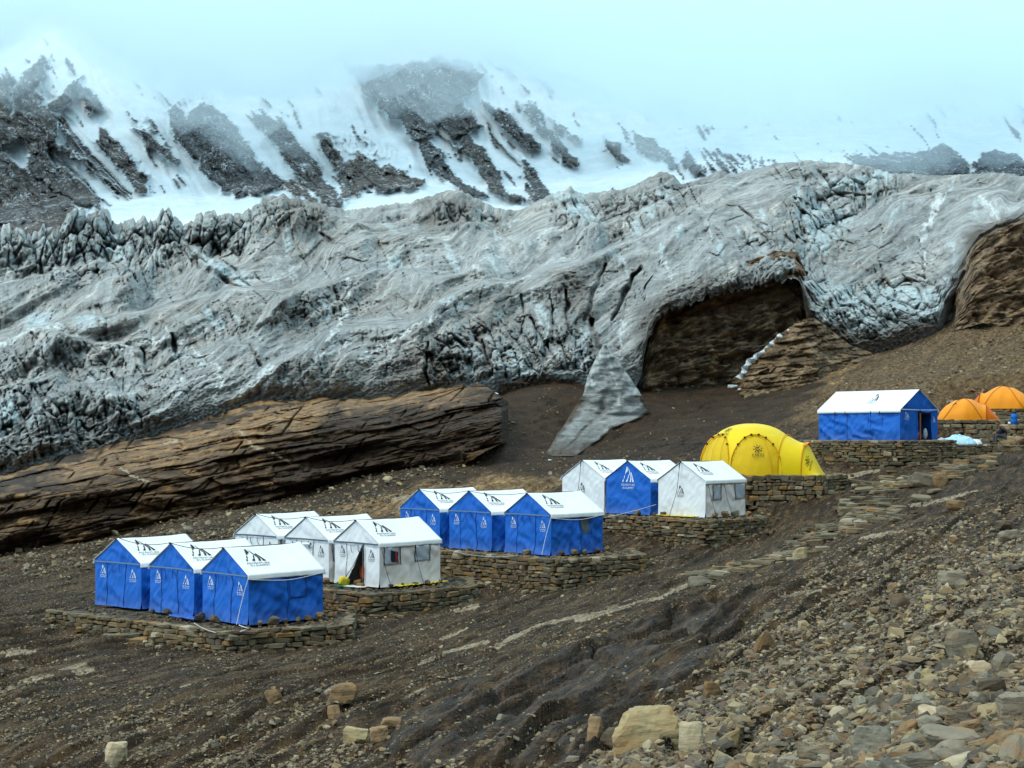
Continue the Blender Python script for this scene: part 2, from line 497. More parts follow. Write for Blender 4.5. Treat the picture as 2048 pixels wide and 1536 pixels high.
# more rows where the slope shows largest
U, YY = np.meshgrid(gu, gY)
X = (U - CX) / F * YY
Z = ground_z(X.ravel(), YY.ravel()).reshape(X.shape)
Vv = HY - Z * F / YY
du = U + fbm(X / 2.2, YY / 4.5, 4, 60) * 60; dv = Vv + fbm(X / 2.2, YY / 4.5, 4, 70) * 34
al = X * 0.45 + YY * 0.9; ac = X * 0.9 - YY * 0.45
g_wet = poly_mask(du, dv, WET, 14) * sstep(-0.25, 0.25, fbm(al / 2.5, ac / 0.8, 4, 77) + 0.12)
g_och = np.maximum(poly_mask(du, dv, [(640,1010),(760,985),(900,968),(1060,950),(1130,960),(1130,1010),(900,1030),(700,1035)], 10),
        np.maximum(poly_mask(du, dv, [(1560,850),(1640,770),(1800,700),(1930,640),(2100,560),(2400,500),(2400,800),(2048,800),(1900,800),(1640,850)], 14) * .5,
                   poly_mask(du, dv, [(1630,780),(1620,750),(1680,690),(1760,700),(1700,740)], 8)))
g_och = g_och * (0.6 + 0.4 * sstep(-0.3, 0.35, fbm(al / 5, ac / 1.2, 4, 81)))
g_mud = np.maximum(poly_mask(du, dv, [(560,1005),(700,960),(900,890),(1000,760),(1100,720),(1300,730),(1400,700),(1600,700),(1640,770),(1560,850),(1400,930),(1250,935),(1130,945),(900,960),(640,1010)], 10), 0)
g_pale = np.zeros(U.shape)
sub = (Vv > 900)
for ln in PALE:
    d, sd, t = line_dist(U[sub] + fbm(al[sub] / 5, ac[sub] / 1.6, 3, 90) * 30, Vv[sub] + fbm(al[sub] / 5, ac[sub] / 1.6, 3, 92) * 9, ln)
    g_pale[sub] = np.maximum(g_pale[sub], (1 - sstep(1.5, 6 + 4 * (1 - abs(2 * t - 1)), d)) * .8 * sstep(-.5, .0, fbm(al[sub] / 3, ac[sub] / .7, 3, 95) + .06))
g_pale = np.maximum(g_pale, sstep(0.27, 0.36, fbm(al / 1.8, ac / 0.2, 4, 99) + 0.22 * fbm(X / 6, YY / 6, 2, 98)) * (Vv > 960) * (1 - g_wet) * 0.42)
g_moss = poly_mask(du, dv, [(1930,1455),(1990,1425),(2100,1410),(2200,1536),(2020,1520),(1990,1500)], 12) * sstep(-0.1, 0.3, fbm(X * 6, YY * 6, 3, 41))
me = new_mesh("ground", np.stack([X, YY, Z], -1), grid_quads(nr, nc))
for nm, a in (("wet", g_wet), ("ochre", g_och), ("mud", g_mud), ("pale", g_pale), ("moss", g_moss)):
    add_attr(me, nm, a)
o = link("ground", me, M_GROUND); tag(o, kind='structure')
print("ground", time.time() - T0)

# ------------------------------------------------------------------ layered relief sheets between feature curves
def curve(pts, u):
    p = np.array(pts, float)
    return np.interp(u, p[:, 0], p[:, 1])

def smooth1(a, n):
    k = np.hanning(n + 2)[1:-1]; k /= k.sum()
    return np.convolve(np.pad(a, n // 2, mode='edge'), k, mode='valid')[:len(a)]

def loft(u, rows, ts, nr):
    """rows: list of (v array, Y array) at parameters ts -> Y and Z on an nr x nc grid (monotone cubic blend)"""
    t = np.linspace(0, 1, nr)
    Ys = np.stack([r[1] for r in rows]); Zs = np.stack([(HY - r[0]) / F * r[1] for r in rows])
    ts = np.array(ts)
    def pch(A):
        h = np.diff(ts)[:, None]; d = np.diff(A, axis=0) / h
        m = np.zeros_like(A); m[0] = d[0]; m[-1] = d[-1]
        s = (d[:-1] * d[1:] > 0)
        m[1:-1] = np.where(s, 2 * d[:-1] * d[1:] / (d[:-1] + d[1:] + 1e-12 * np.sign(d[:-1] + d[1:] + 1e-12)), 0)
        out = np.zeros((nr, A.shape[1]))
        for r, tt in enumerate(t):
            k = min(np.searchsorted(ts, tt, side='right') - 1, len(ts) - 2)
            x = (tt - ts[k]) / (ts[k + 1] - ts[k]); hh = ts[k + 1] - ts[k]
            out[r] = (2*x**3 - 3*x**2 + 1) * A[k] + (x**3 - 2*x**2 + x) * hh * m[k] + (-2*x**3 + 3*x**2) * A[k+1] + (x**3 - x**2) * hh * m[k+1]
        return out
    return pch(Ys), pch(Zs)

def ice_edge(u):
    bot = curve([(-300,1020),(0,948),(150,912),(300,868),(430,824),(520,798),(560,796),(610,800),(640,795),(740,795),(850,780),(945,772),(960,765),(985,758),(1010,765),(1060,770),(1100,748),(1160,745),
                 (1200,760),(1250,770),(1284,735),(1290,700),(1300,665),(1315,640),(1345,622),(1400,600),(1450,585),(1500,577),(1560,563),(1600,560),(1612,600),(1620,645),(1650,660),(1690,690),(1740,688),(1800,672),(1850,655),
                 (1880,645),(1893,610),(1910,595),(1925,560),(1935,510),(1960,475),(2000,455),(2048,440),(2200,410),(2380,390)], u)
    Yb = curve([(-300,88),(0,90),(500,96),(950,100),(1200,98),(1290,99),(1400,103),(1600,108),(1700,108),(1880,112),(1950,124),(2048,132),(2380,150)], u)
    return bot + fbm(u / 30, u * 0, 3, 2) * 7 + fbm(u / 11, u * 0, 3, 3) * 20 * sstep(1275, 1300, u) * (1 - sstep(1590, 1610, u)), Yb

# ------------------------------------------------------------------ stratified rock outcrop behind the camp
nc, nr = 560, 260
u = np.concatenate([np.linspace(-300, 990, 510), np.linspace(991, 1016, 50)])
bot = curve([(-300,1165),(0,1120),(120,1098),(260,1072),(420,1048),(560,1022),(700,990),(800,950),(900,905),(960,872),(1000,850),(1022,842)], u)
shl = curve([(-300,1085),(0,1040),(150,1000),(330,975),(450,965),(540,930),(590,905),(640,905),(700,900),(800,890),(900,860),(960,850),(1000,832),(1022,826)], u)
mid = curve([(-300,1040),(0,985),(150,962),(330,940),(450,915),(540,880),(580,868),(640,850),(700,850),(800,835),(900,822),(960,815),(1000,815),(1022,815)], u)
ie, iy = ice_edge(u)
top = np.where(u < 955, ie + 1, curve([(955,768),(985,783),(1003,800),(1016,806)], u))
dep = sstep(-300, 1000, u)
Yb = 61 + dep * 15; Ysh = Yb + 1.6; Ym = Yb + 4.0
endf = sstep(900, 1005, u)
Yt = (iy - .4) * (1 - endf) + (Ym + 5) * endf
turn = 9 * np.clip((u - 1000) / 16, 0, 1) ** 2          # the outcrop breaks off here, its end face turns away
rows = [(bot + 40, Yb - 1.0 + turn), (bot, Yb + turn), (shl, Ysh + turn), (mid, Ym + turn), (top, Yt + turn), (top - 3, Yt + 2.2 + turn)]
SY, SZ = loft(u, rows, [0, .12, .36, .52, .92, 1.0], nr)
SU = np.broadcast_to(u, SY.shape)
SX = (SU - CX) / F * SY
SV = HY - SZ * F / SY
# strata coordinate: beds rise to the right
sc_ = SV + (SU - 500) * 0.20 + 9 * fbm(SU / 300, SV / 120, 3, 5)
wob = .38 * fbm(SU / 120, SV / 26, 3, 12)
disp = np.zeros(SY.shape)
for fr, am, sd in ((1 / 26., 0.55, 1), (1 / 10.5, 0.26, 2), (1 / 5.0, 0.11, 3)):
    c = sc_ * fr + wob * 0.8
    ci = np.floor(c); cf = c - ci
    # every bed is broken into blocks along its length
    brk = perlin(SU * fr * 0.10 + ci * 7.3, ci * 3.1, sd)
    blk = _RND[(ci.astype(int) * 17 + np.floor(SU * fr * 0.22 + _RND[(ci.astype(int) * 5) & 255] * 9).astype(int) * 31) & 255] - 0.5
    edge = 1 - sstep(0.0, 0.16, np.minimum(cf, 1 - cf))
    disp += am * (brk * 1.2 + blk * 0.55 - 0.4 * edge * sstep(-.3, .3, perlin(SU / 70, ci * 1.7, 8)))
f1, f2, cid = worley(SU / 110 + wob * .8, sc_ / 22 + wob * .6, 6)
disp += 1.3 * fbm(SU / 220, sc_ / 40, 3, 18)
disp += (cid - 0.5) * 0.55 - 0.12 * (1 - sstep(0, 0.1, f2 - f1))
disp += fbm(SU / 18, SV / 12, 4, 14) * 0.28
jnt = ridged((SU + SV * .8) / 44, SV / 200, 2, 15); disp -= .7 * sstep(.86, .95, jnt) * sstep(-.2, .2, fbm(SU / 60, SV / 40, 2, 16))
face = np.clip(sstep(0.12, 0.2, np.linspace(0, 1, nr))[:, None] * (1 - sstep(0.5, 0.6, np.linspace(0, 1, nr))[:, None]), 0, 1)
SZ = SZ + disp * (1 - face) * 0.12
dep = 1 - disp * (1.7 - 0.4 * face) / SY
SX = (SU - CX) / F * SY * dep; SY = SY * dep; SZ = SZ * dep
me = new_mesh("rock_outcrop", np.stack([SX, SY, SZ], -1), grid_quads(nr, nc))
wu = SU + fbm(SU / 50, SV / 18, 4, 31) * 60; wv = SV + fbm(SU / 50, SV / 18, 4, 33) * 24
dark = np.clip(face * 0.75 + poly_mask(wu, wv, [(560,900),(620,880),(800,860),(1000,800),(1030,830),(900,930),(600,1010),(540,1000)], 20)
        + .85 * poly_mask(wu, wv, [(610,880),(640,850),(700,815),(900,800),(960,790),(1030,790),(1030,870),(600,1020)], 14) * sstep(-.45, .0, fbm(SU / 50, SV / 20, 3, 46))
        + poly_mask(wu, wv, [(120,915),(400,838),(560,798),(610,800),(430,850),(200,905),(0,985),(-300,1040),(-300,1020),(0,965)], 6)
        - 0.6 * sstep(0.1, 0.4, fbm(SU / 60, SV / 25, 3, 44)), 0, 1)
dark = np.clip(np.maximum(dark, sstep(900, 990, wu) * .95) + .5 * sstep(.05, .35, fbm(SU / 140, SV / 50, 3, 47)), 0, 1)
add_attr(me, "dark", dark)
add_attr(me, "bed", sc_ / 26. + wob * 0.8)
pale = np.zeros(SU.shape)
for ln in ([(480,866),(505,893),(545,905),(580,925)], [(240,935),(270,955),(300,965)], [(330,885),(352,880)]):
    d, _, t = line_dist(SU + fbm(SU / 8, SV / 8, 2, 3) * 5, SV + fbm(SU / 8, SV / 8, 2, 4) * 5, ln)
    pale = np.maximum(pale, 1 - sstep(1.2, 3.0, d))
add_attr(me, "pale", pale)
def outcrop_material():
    k = NT("bedded_rock", 0.8)
    co = k.co('Object')
    bed = k.attr('bed')
    cmb = k.n("ShaderNodeCombineXYZ"); k.l(bed, cmb.inputs[0])
    bn = k.noise(cmb.outputs[0], 3.0, 6, 0.75)
    nz = k.noise(co, 0.7, 8, 0.65)
    fi = k.noise(k.mapping(co, (1.0, 0.5, 3.2)), 1.5, 8, 0.75)
    och = k.ramp(k.math('ADD', k.math('MULTIPLY', bn, 0.55), k.math('MULTIPLY', fi, 0.45)), [(0.36, (0.05, 0.038, 0.030)), (0.45, (0.19, 0.110, 0.052)), (0.53, (0.36, 0.22, 0.10)), (0.62, (0.50, 0.36, 0.205))])
    gry = k.ramp(fi, [(0.38, (0.05, 0.044, 0.038)), (0.6, (0.27, 0.22, 0.165))])
    col = k.mix(k.ramp(nz, [(0.42, 0.0), (0.6, 0.65)]), och, gry)
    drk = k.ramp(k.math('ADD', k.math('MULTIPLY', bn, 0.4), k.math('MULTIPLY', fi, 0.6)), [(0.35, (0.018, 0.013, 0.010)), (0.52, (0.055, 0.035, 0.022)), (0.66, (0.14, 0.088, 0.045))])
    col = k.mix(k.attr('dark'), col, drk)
    col = k.mix(k.attr('pale'), col, (0.45, 0.40, 0.30))
    col = k.mix(1.0, col, (1.04, 0.90, 0.76), 'MULTIPLY')
    nb = k.bump(k.math('ADD', fi, k.math('MULTIPLY', bn, 0.7)), 1.0, 0.3)
    return k.done(col, nb)
M_OUT = outcrop_material()
o = link("rock_outcrop", me, M_OUT); tag(o, kind='structure')
print("outcrop", time.time() - T0)
# ------------------------------------------------------------------ glacier
nc, nr = 1050, 400
u = np.linspace(-300, 2380, nc)
bot, Yb = ice_edge(u)
sky = curve([(-300,470),(0,462),(40,458),(75,470),(90,452),(115,455),(135,440),(150,425),(165,420),(180,432),(200,425),(215,432),(235,448),(255,440),(290,432),(305,450),(325,430),(345,432),(360,445),(380,440),(420,428),(450,425),(480,420),(510,405),(550,392),(600,398),(640,408),(665,415),
             (690,420),(720,418),(760,412),(820,405),(850,395),(890,385),(930,388),(960,402),(1000,418),(1040,420),(1070,405),(1110,388),(1140,380),(1170,388),(1210,382),(1250,378),(1290,362),(1320,350),(1345,353),(1365,368),(1400,358),(1440,344),(1470,350),
             (1500,340),(1560,328),(1620,322),(1680,326),(1740,334),(1780,348),(1850,352),(1950,350),(2048,355),(2380,390)], u)
sky = sky + fbm(u / 14, u * 0 + 5, 3, 7) * 7 * (1 - 0.6 * sstep(600, 1500, u))
Ysk = curve([(-300,185),(0,190),(500,195),(1000,200),(1650,215),(2048,215),(2380,215)], u)
sky_d = sky.copy()
sky = smooth1(sky, 91); bot_s = smooth1(bot, 41)
def fr(a, b, f): return a + (b - a) * f
_ar = sstep(1270, 1300, u) * (1 - sstep(1590, 1612, u))   # where the lip overhangs
rows = [(bot - 8 * _ar + 26 * (1 - _ar), Yb + 6.0 * _ar + 1.0), (bot, Yb + 0.5), (fr(bot, sky, 0.05), Yb + 0.2), (fr(bot_s, sky, 0.14), Yb + 2.4), (fr(bot_s, sky, 0.36), fr(Yb, Ysk, .24)), (fr(bot_s, sky, 0.6), fr(Yb, Ysk, .5)),
        (fr(bot_s, sky, 0.8), fr(Yb, Ysk, .76)), (sky_d, Ysk), (sky + 45, Ysk + 26)]
ts = [0, .03, .07, .16, .38, .6, .79, .965, 1.0]
GY_, GZ = loft(u, rows, ts, nr)
T_ = np.linspace(0, 1, nr)[:, None] * np.ones((1, nc))
GU = np.broadcast_to(u, GY_.shape).copy()
GV = HY - GZ * F / GY_
px = GY_ / F                       # metres per photo pixel at that distance
edge = (0.45 * sstep(0.025, 0.06, T_) + .55 * sstep(0.06, 0.2, T_)) * (1 - sstep(0.90, 0.96, T_))
edge_big = sstep(0.0, 0.5, T_) * (1 - sstep(0.90, 0.96, T_))
# warped coordinates: ice flows from upper right to lower left
wu = GU + fbm(GU / 200, GV / 200, 2, 41) * 44; wv = GV + fbm(GU / 200, GV / 200, 2, 43) * 34
def rot(a, b, deg):
    c, s = math.cos(math.radians(deg)), math.sin(math.radians(deg))
    return a * c + b * s, -a * s + b * c
H = np.zeros(GU.shape)             # height in photo pixels, turned to metres below
# big humps: crest lines, gentle on the near side and dropping behind
CRESTS = [([(430,810),(560,750),(700,692),(850,642),(960,590),(1080,560),(1200,520),(1330,460),(1500,380)], 26, 95, 16),
          ([(-50,700),(120,660),(260,640),(380,610),(520,600),(600,640)], 20, 70, 12),
          ([(520,600),(640,590),(760,560),(880,560),(1010,520)], 20, 60, 12),
          ([(-50,600),(60,560),(180,530),(300,560)], 18, 60, 10),
          ([(180,590),(300,520),(380,500),(470,560)], 18, 55, 10),
          ([(450,470),(560,440),(650,430),(760,470)], 16, 60, 10),
          ([(640,520),(760,480),(900,440),(1010,450)], 16, 60, 10),
          ([(900,520),(1040,470),(1140,430),(1220,480)], 16, 55, 10),
          ([(1140,480),(1260,430),(1380,380),(1480,370)], 12, 50, 10),
          ([(1600,530),(1680,470),(1760,420),(1880,395),(2048,390)], 14, 90, 14),
          ([(1400,470),(1500,400),(1600,365),(1640,400)], 14, 60, 10),
          ([(60,830),(160,790),(250,790),(330,830)], 16, 50, 10),
          ([(-50,800),(60,770),(150,760)], 14, 50, 10),
          ([(330,720),(420,700),(520,720)], 12, 45, 10),
          ([(60,640),(160,700),(300,715)], 10, 40, 8)]
for ln, hh, w1, w2 in CRESTS:
    d, sd, t = line_dist(wu, wv, ln)
    fade = sstep(0, 0.12, t) * (1 - sstep(0.88, 1, t))
    prof = np.where(sd > 0, np.exp(-(d / w1) ** 2), np.exp(-(d / w2) ** 2))
    H += hh * 2.0 * prof * fade * edge_big
# swells
a, b = rot(wu, wv, -28)
H += 28 * fbm(a / 190, b / 70, 4, 51) * edge_big
Hs = H.copy()
H += 7 * fbm(a / 60, b / 34, 3, 54) * edge
H += 5.0 * (ridged(rot(wu, wv, 38)[0] / 30, rot(wu, wv, 38)[1] / 85, 4, 57, .55) - .6) * edge * sstep(-.25, .25, fbm(GU / 120, GV / 80, 2, 58))
H += 2.2 * fbm(GU / 6, GV / 5, 3, 59, .6)
# crevassed zones
zone = np.zeros(GU.shape)
for poly, s, wgt in (([(-300,440),(0,440),(120,410),(360,400),(520,400),(480,520),(300,560),(150,560),(0,540),(-300,540)], 30, 1.0),
                ([(500,390),(700,410),(640,460),(520,470)], 20, .7), ([(820,385),(1000,400),(1040,470),(880,440)], 20, .7),
                ([(1100,380),(1260,370),(1420,340),(1420,420),(1230,500),(1100,450)], 22, .65),
                ([(1560,420),(1640,330),(1800,330),(1790,400),(1700,430),(1660,560),(1600,590),(1560,520)], 18, 1.0),
                ([(1480,480),(1560,420),(1620,560),(1560,590),(1440,580)], 18, .6),
                ([(840,690),(960,660),(1150,640),(1220,720),(1160,760),(960,780),(840,790)], 20, .8),
                ([(-300,800),(0,760),(260,740),(340,880),(0,960),(-300,1000)], 24, .6),
                ([(560,640),(700,560),(760,620),(640,700)], 20, .3),
                ([(0,690),(200,700),(400,740),(360,800),(0,760)], 24, .35),
                ([(1600,570),(1900,540),(1900,660),(1690,700),(1610,650)], 14, .75)):
    zone = np.maximum(zone, poly_mask(wu, wv, poly, s) * wgt)
ra, rb = rot(wu, wv, -18)
r1 = ridged(ra / 38, rb / 92, 3, 61, 0.5)
r2 = ridged(ra / 15, rb / 40, 3, 66, 0.5)
H += zone * edge * (21 * (r1 - 0.62) + 8 * (r2 - 0.6))
f1, f2, cid = worley(ra / 26, rb / 52, 7)
H += zone * edge * ((cid - 0.5) * 15 - 9 * (1 - sstep(0.0, 0.16, f2 - f1)))
# ragged towers on the left skyline
tow = poly_mask(GU, GV, [(60,400),(520,380),(560,440),(460,500),(60,520),(-60,520),(-300,520),(-300,430)], 20)
f1, f2, cidt = worley(GU / 24 + GV / 90, GV / 60, 17)
H += tow * sstep(0.05, 0.2, T_) * (1 - sstep(0.955, 0.985, T_)) * ((cidt - .4) * 22 - 16 * (1 - sstep(0, .22, f2 - f1)))
# fine furrows everywhere, following the bulges
H += (1.3 + 1.6 * zone) * fbm(a / 20, b / 10, 4, 71) * sstep(0.03, 0.08, T_)
q1, q2, qc = worley(ra / 13 + GV / 90, rb / 24, 27)
H += edge * (1.2 + 4.0 * zone) * ((qc - .5) * 1.7 - .8 * (1 - sstep(0, .2, q2 - q1)))
q1, q2, qc2 = worley(a / 44, b / 17, 29)
crk = sstep(.90, .975, ridged(ra / 30, rb / 130, 1, 35)) * sstep(-.05, .2, fbm(GU / 90, GV / 70, 3, 36))
H -= 3.0 * crk * edge
H += 7 * (ridged(a / 420, b / 34, 2, 37) - .6) * edge
brk = sstep(-.05, .3, fbm(GU / 140, GV / 90, 3, 30))
H += edge * brk * ((qc2 - .5) * 6 - 1.2 * (1 - sstep(0, .12, q2 - q1)))
fur = ridged(ra / 120, rb / 14, 2, 73)
H += 1.6 * (fur - .6) * edge
# single crevasses seen in the photograph: line, width, depth (photo pixels)
GASH = [([(1130,590),(1135,640)],5,26),([(1170,640),(1195,570),(1210,540)],6,30),([(1225,640),(1255,580),(1280,545)],6,34),([(1180,640),(1195,690),(1210,700)],8,26),
        ([(1062,640),(1075,660),(1070,690)],5,24),([(1560,560),(1580,545),(1612,545)],9,30),([(1480,420),(1530,470),(1560,520)],4,16),([(1600,440),(1610,490),(1602,545)],6,20),
        ([(965,680),(975,720),(985,750)],4,20),([(855,690),(850,740),(862,770)],4,20),([(345,675),(350,715)],6,22),([(280,700),(292,740)],5,18),([(225,745),(245,790),(262,820)],6,22),
        ([(160,840),(175,860),(190,850)],4,14),([(60,678),(75,690)],4,12),([(640,470),(670,490),(690,500)],5,12),([(370,505),(400,540),(480,575)],6,16),([(450,520),(500,570)],4,12),([(80,520),(85,550),(100,540)],6,20),
        ([(148,440),(160,480),(168,510)],6,20),([(215,440),(225,470)],5,18),([(500,690),(520,730)],5,14),([(1320,360),(1330,400)],4,12),([(1100,420),(1125,445)],5,12),([(980,420),(1000,440)],5,12),
        ([(880,640),(920,620),(950,590)],3,8),([(1040,600),(1050,640),(1040,680)],4,14),([(1100,600),(1110,660),(1140,720)],4,16),([(1490,640),(1500,600)],3,10),([(1290,600),(1300,560)],3,10),
        ([(1700,470),(1640,420),(1590,400)],4,12),([(1620,400),(1680,385),(1740,392)],4,14),([(1860,380),(1870,430)],3,8),([(1760,520),(1770,580)],3,8),([(1840,480),(1850,560)],3,8)]
gash = np.zeros(GU.shape)
for ln, w, dpt in GASH:
    p = np.array(ln)
    m = (GU > p[:, 0].min() - 40) & (GU < p[:, 0].max() + 40) & (GV > p[:, 1].min() - 50) & (GV < p[:, 1].max() + 50)
    d, sd, t = line_dist(GU[m] + fbm(GU[m] / 30, GV[m] / 30, 2, 81) * 9, GV[m], ln)
    g = (1 - sstep(w * 0.25, w * (1.25 - 0.7 * np.abs(2 * t - 1)), d))
    gash[m] = np.maximum(gash[m], g)
    H[m] -= g * dpt * 0.6
# most of the relief stands out towards the valley, some of it is height
_sk = sstep(0.86, 0.95, T_)
GZ = GZ + H * px * (0.25 + 0.55 * _sk)
dep = 1 - H * (0.22 * (1 - 0.6 * _sk)) / GY_
GXw = (GU - CX) / F * GY_ * dep
V3 = np.stack([GXw, GY_ * dep, GZ * dep], -1)
fb_ = b + Hs * 0.9
# slope of the finished surface decides how clean the ice is
dx = np.gradient(V3, axis=1); dy = np.gradient(V3, axis=0)
N = np.cross(dx, dy); N /= np.linalg.norm(N, axis=-1, keepdims=True) + 1e-9
steep = 1 - np.abs(N[..., 2])
nzc = fbm(GU / 30, GV / 22, 4, 91)
clean = sstep(0.42, 0.8, steep + 0.22 * nzc) * (0.35 + 0.65 * zone)
lobes = np.maximum(poly_mask(wu, wv, [(1612,560),(1700,560),(1800,570),(1890,590),(1880,650),(1700,690),(1630,650)], 12) * sstep(-0.25, 0.25, nzc + 0.25),
        np.maximum(poly_mask(wu, wv, [(1640,350),(1780,345),(1770,370),(1660,380)], 8), poly_mask(wu, wv, [(1560,560),(1600,550),(1610,640),(1560,650)], 8)))
for poly in ([(0,800),(40,790),(50,850),(0,880)], [(225,760),(250,770),(280,830),(255,830)], [(990,700),(1080,730),(1070,770),(990,760)], [(1090,720),(1150,740),(1140,790),(1100,770)],
             [(930,700),(960,720),(960,770),(935,760)], [(1130,620),(1170,650),(1190,720),(1160,740)], [(1600,440),(1640,400),(1700,440),(1650,520),(1600,520)], [(395,510),(500,560),(495,590),(430,560)],
             [(60,620),(120,620),(125,650),(70,650)], [(40,455),(80,460),(75,500),(45,490)], [(1100,400),(1170,390),(1190,440),(1130,450)], [(1280,380),(1340,370),(1330,400)], [(200,470),(240,480),(230,520),(180,510)]):
    lobes = np.maximum(lobes, poly_mask(wu, wv, poly, 9) * sstep(-0.3, 0.2, nzc + 0.15))
patch = sstep(.22, .32, fbm(ra / 34, rb / 60, 4, 93, .6)) * sstep(-.3, .2, fbm(GU / 150, GV / 100, 2, 94)) * .75 * edge
clean = np.clip(np.maximum(np.maximum(clean * 0.75, patch), lobes * 0.95), 0, 1)
mud = np.maximum(poly_mask(wu, wv, [(1300,600),(1360,555),(1420,560),(1440,600),(1400,640),(1290,720)], 16) * .5, poly_mask(wu, wv, [(1000,755),(1100,735),(1160,750),(1150,790),(1000,790)], 8))
for poly, wgt in (([(1110,560),(1160,550),(1190,640),(1150,680),(1115,640)], .6), ([(1600,640),(1690,640),(1700,700),(1600,700)], .9), ([(1885,600),(1930,480),(2000,440),(2380,380),(2380,420),(2048,460),(1970,500),(1950,600),(1885,660)], .95),
                  ([(940,590),(1050,580),(1040,700),(940,680)], .22), ([(800,700),(900,690),(900,780),(780,790)], .35), ([(560,390),(700,400),(640,470),(560,460)], .4), ([(820,385),(920,380),(960,420),(830,470)], .4),
                  ([(1700,655),(1860,640),(1880,670),(1700,700)], .55)):
    mud = np.maximum(mud, poly_mask(wu, wv, poly, 16) * wgt)
mud = np.maximum(mud, (1 - sstep(.035, .10, T_ + .03 * nzc)) * sstep(1270, 1300, GU) * .85)
white = np.zeros(GU.shape)           # bright seams of melted-out snow
for ln, w in (([(590,800),(680,745),(780,690),(860,650)], 4), ([(430,800),(440,760),(430,730)], 7), ([(470,800),(520,760),(540,735)], 14), ([(350,790),(365,760)], 12), ([(600,810),(650,780)], 5), ([(1330,530),(1350,580),(1365,600)], 3),
              ([(700,570),(690,630),(660,690)], 7), ([(950,540),(960,570)], 6), ([(420,730),(380,700),(330,660)], 3), ([(980,530),(1000,560)], 4), ([(1850,560),(1850,520),(1840,500)], 3), ([(1880,400),(1860,450),(1840,480)], 10), ([(1960,400),(2000,440)], 6), ([(1240,690),(1245,640)], 4),
              ([(560,770),(640,720),(700,690)], 6), ([(860,655),(960,600),(1060,565)], 4), ([(0,700),(60,670),(120,660)], 8), ([(230,700),(300,690),(420,665)], 5), ([(1010,780),(980,700)], 3)):
    d, sd, t = line_dist(GU + fbm(GU / 14, GV / 14, 3, 83) * 16, GV + fbm(GU / 14, GV / 14, 3, 84) * 12, ln)
    white = np.maximum(white, (1 - sstep(w * 0.3, w, d)) * sstep(-0.5, 0.15, fbm(GU / 9, GV / 9, 3, 85)))

# ------------------------------------------------------------------ rock wall under the overhanging ice
ncc, nrc = 440, 150
uc = np.linspace(-300, 2380, ncc)
bc = np.interp(uc, u, smooth1(bot, 15)); yc = np.interp(uc, u, Yb)
lowv = np.where((uc > 1250) & (uc < 1640), 800, bc + 60); lowv = np.where(uc > 1895, np.maximum(bc + 60, 650), lowv); lowv = smooth1(lowv, 15)
Rg = sstep(1888, 1915, uc); Ar = sstep(1262, 1290, uc) * (1 - sstep(1600, 1640, uc))
bcr = np.where(uc > 1895, bc, bc)
L0 = (1 - Rg) * (yc + 6 - 5 * Ar) + Rg * 108; L1 = (1 - Rg) * (yc + 8.5 - 6.3 * Ar) + Rg * 111.5; L2 = (1 - Rg) * (yc + 12 - 8.5 * Ar) + Rg * 117; L3 = (1 - Rg) * (yc + 16 - 5 * Ar) + Rg * 122
off = 110 * (1 - np.maximum(Rg, sstep(1215, 1265, uc) * (1 - sstep(1625, 1680, uc))))
CY, CZ = loft(uc, [(lowv + off, L0), (bc + 0.6 * (lowv - bc) + off, L1), (bc + 10 - 8 * Rg + off, L2), (bc - 60 + 66 * Rg + off, L3)], [0, .35, .75, 1], nrc)
CU = np.broadcast_to(uc, CY.shape); CV = HY - CZ * F / CY
f1, f2, cid = worley(CU / 34 + CV / 80, CV / 16 + CU / 90, 19)
cd = fbm(CU / 60, CV / 30, 4, 171) * 2.2 + (cid - .5) * 1.2 - .5 * (1 - sstep(0, .12, f2 - f1)) + .5 * fbm(CU / 12, CV / 7, 4, 172)
f1b, f2b, cidb = worley(CU / 12 + CV / 40, CV / 6 + CU / 30, 23)
cd = cd + (cidb - .5) * .45
CY2 = CY - cd; CX2 = (CU - CX) / F * CY
mec = new_mesh("cliff", np.stack([CX2, CY2, CZ + cd * .15], -1), grid_quads(nrc, ncc))
add_attr(mec, "ochre", np.clip(sstep(.1, .4, fbm(CU / 40, CV / 26, 4, 175)) * .7, 0, 1))
def cliff_material():
    k = NT("cave_rock", 0.75)
    co = k.co('Object')
    a_ = k.noise(k.mapping(co, (.8, .8, 1.3), (0, math.radians(15), 0)), 1.1, 9, .75)
    d_ = k.ramp(a_, [(0.36, (0.035, 0.024, 0.016)), (0.48, (0.14, 0.09, 0.053)), (0.6, (0.32, 0.21, 0.12)), (0.72, (0.45, 0.34, 0.21))])
    e_ = k.ramp(a_, [(0.36, (0.06, 0.038, 0.02)), (0.52, (0.24, 0.15, 0.065)), (0.66, (0.44, 0.32, 0.17))])
    return k.done(k.mix(k.attr('ochre'), d_, e_), k.bump(a_, .8, .4))
o = link("cliff", mec, cliff_material()); tag(o, kind='structure')

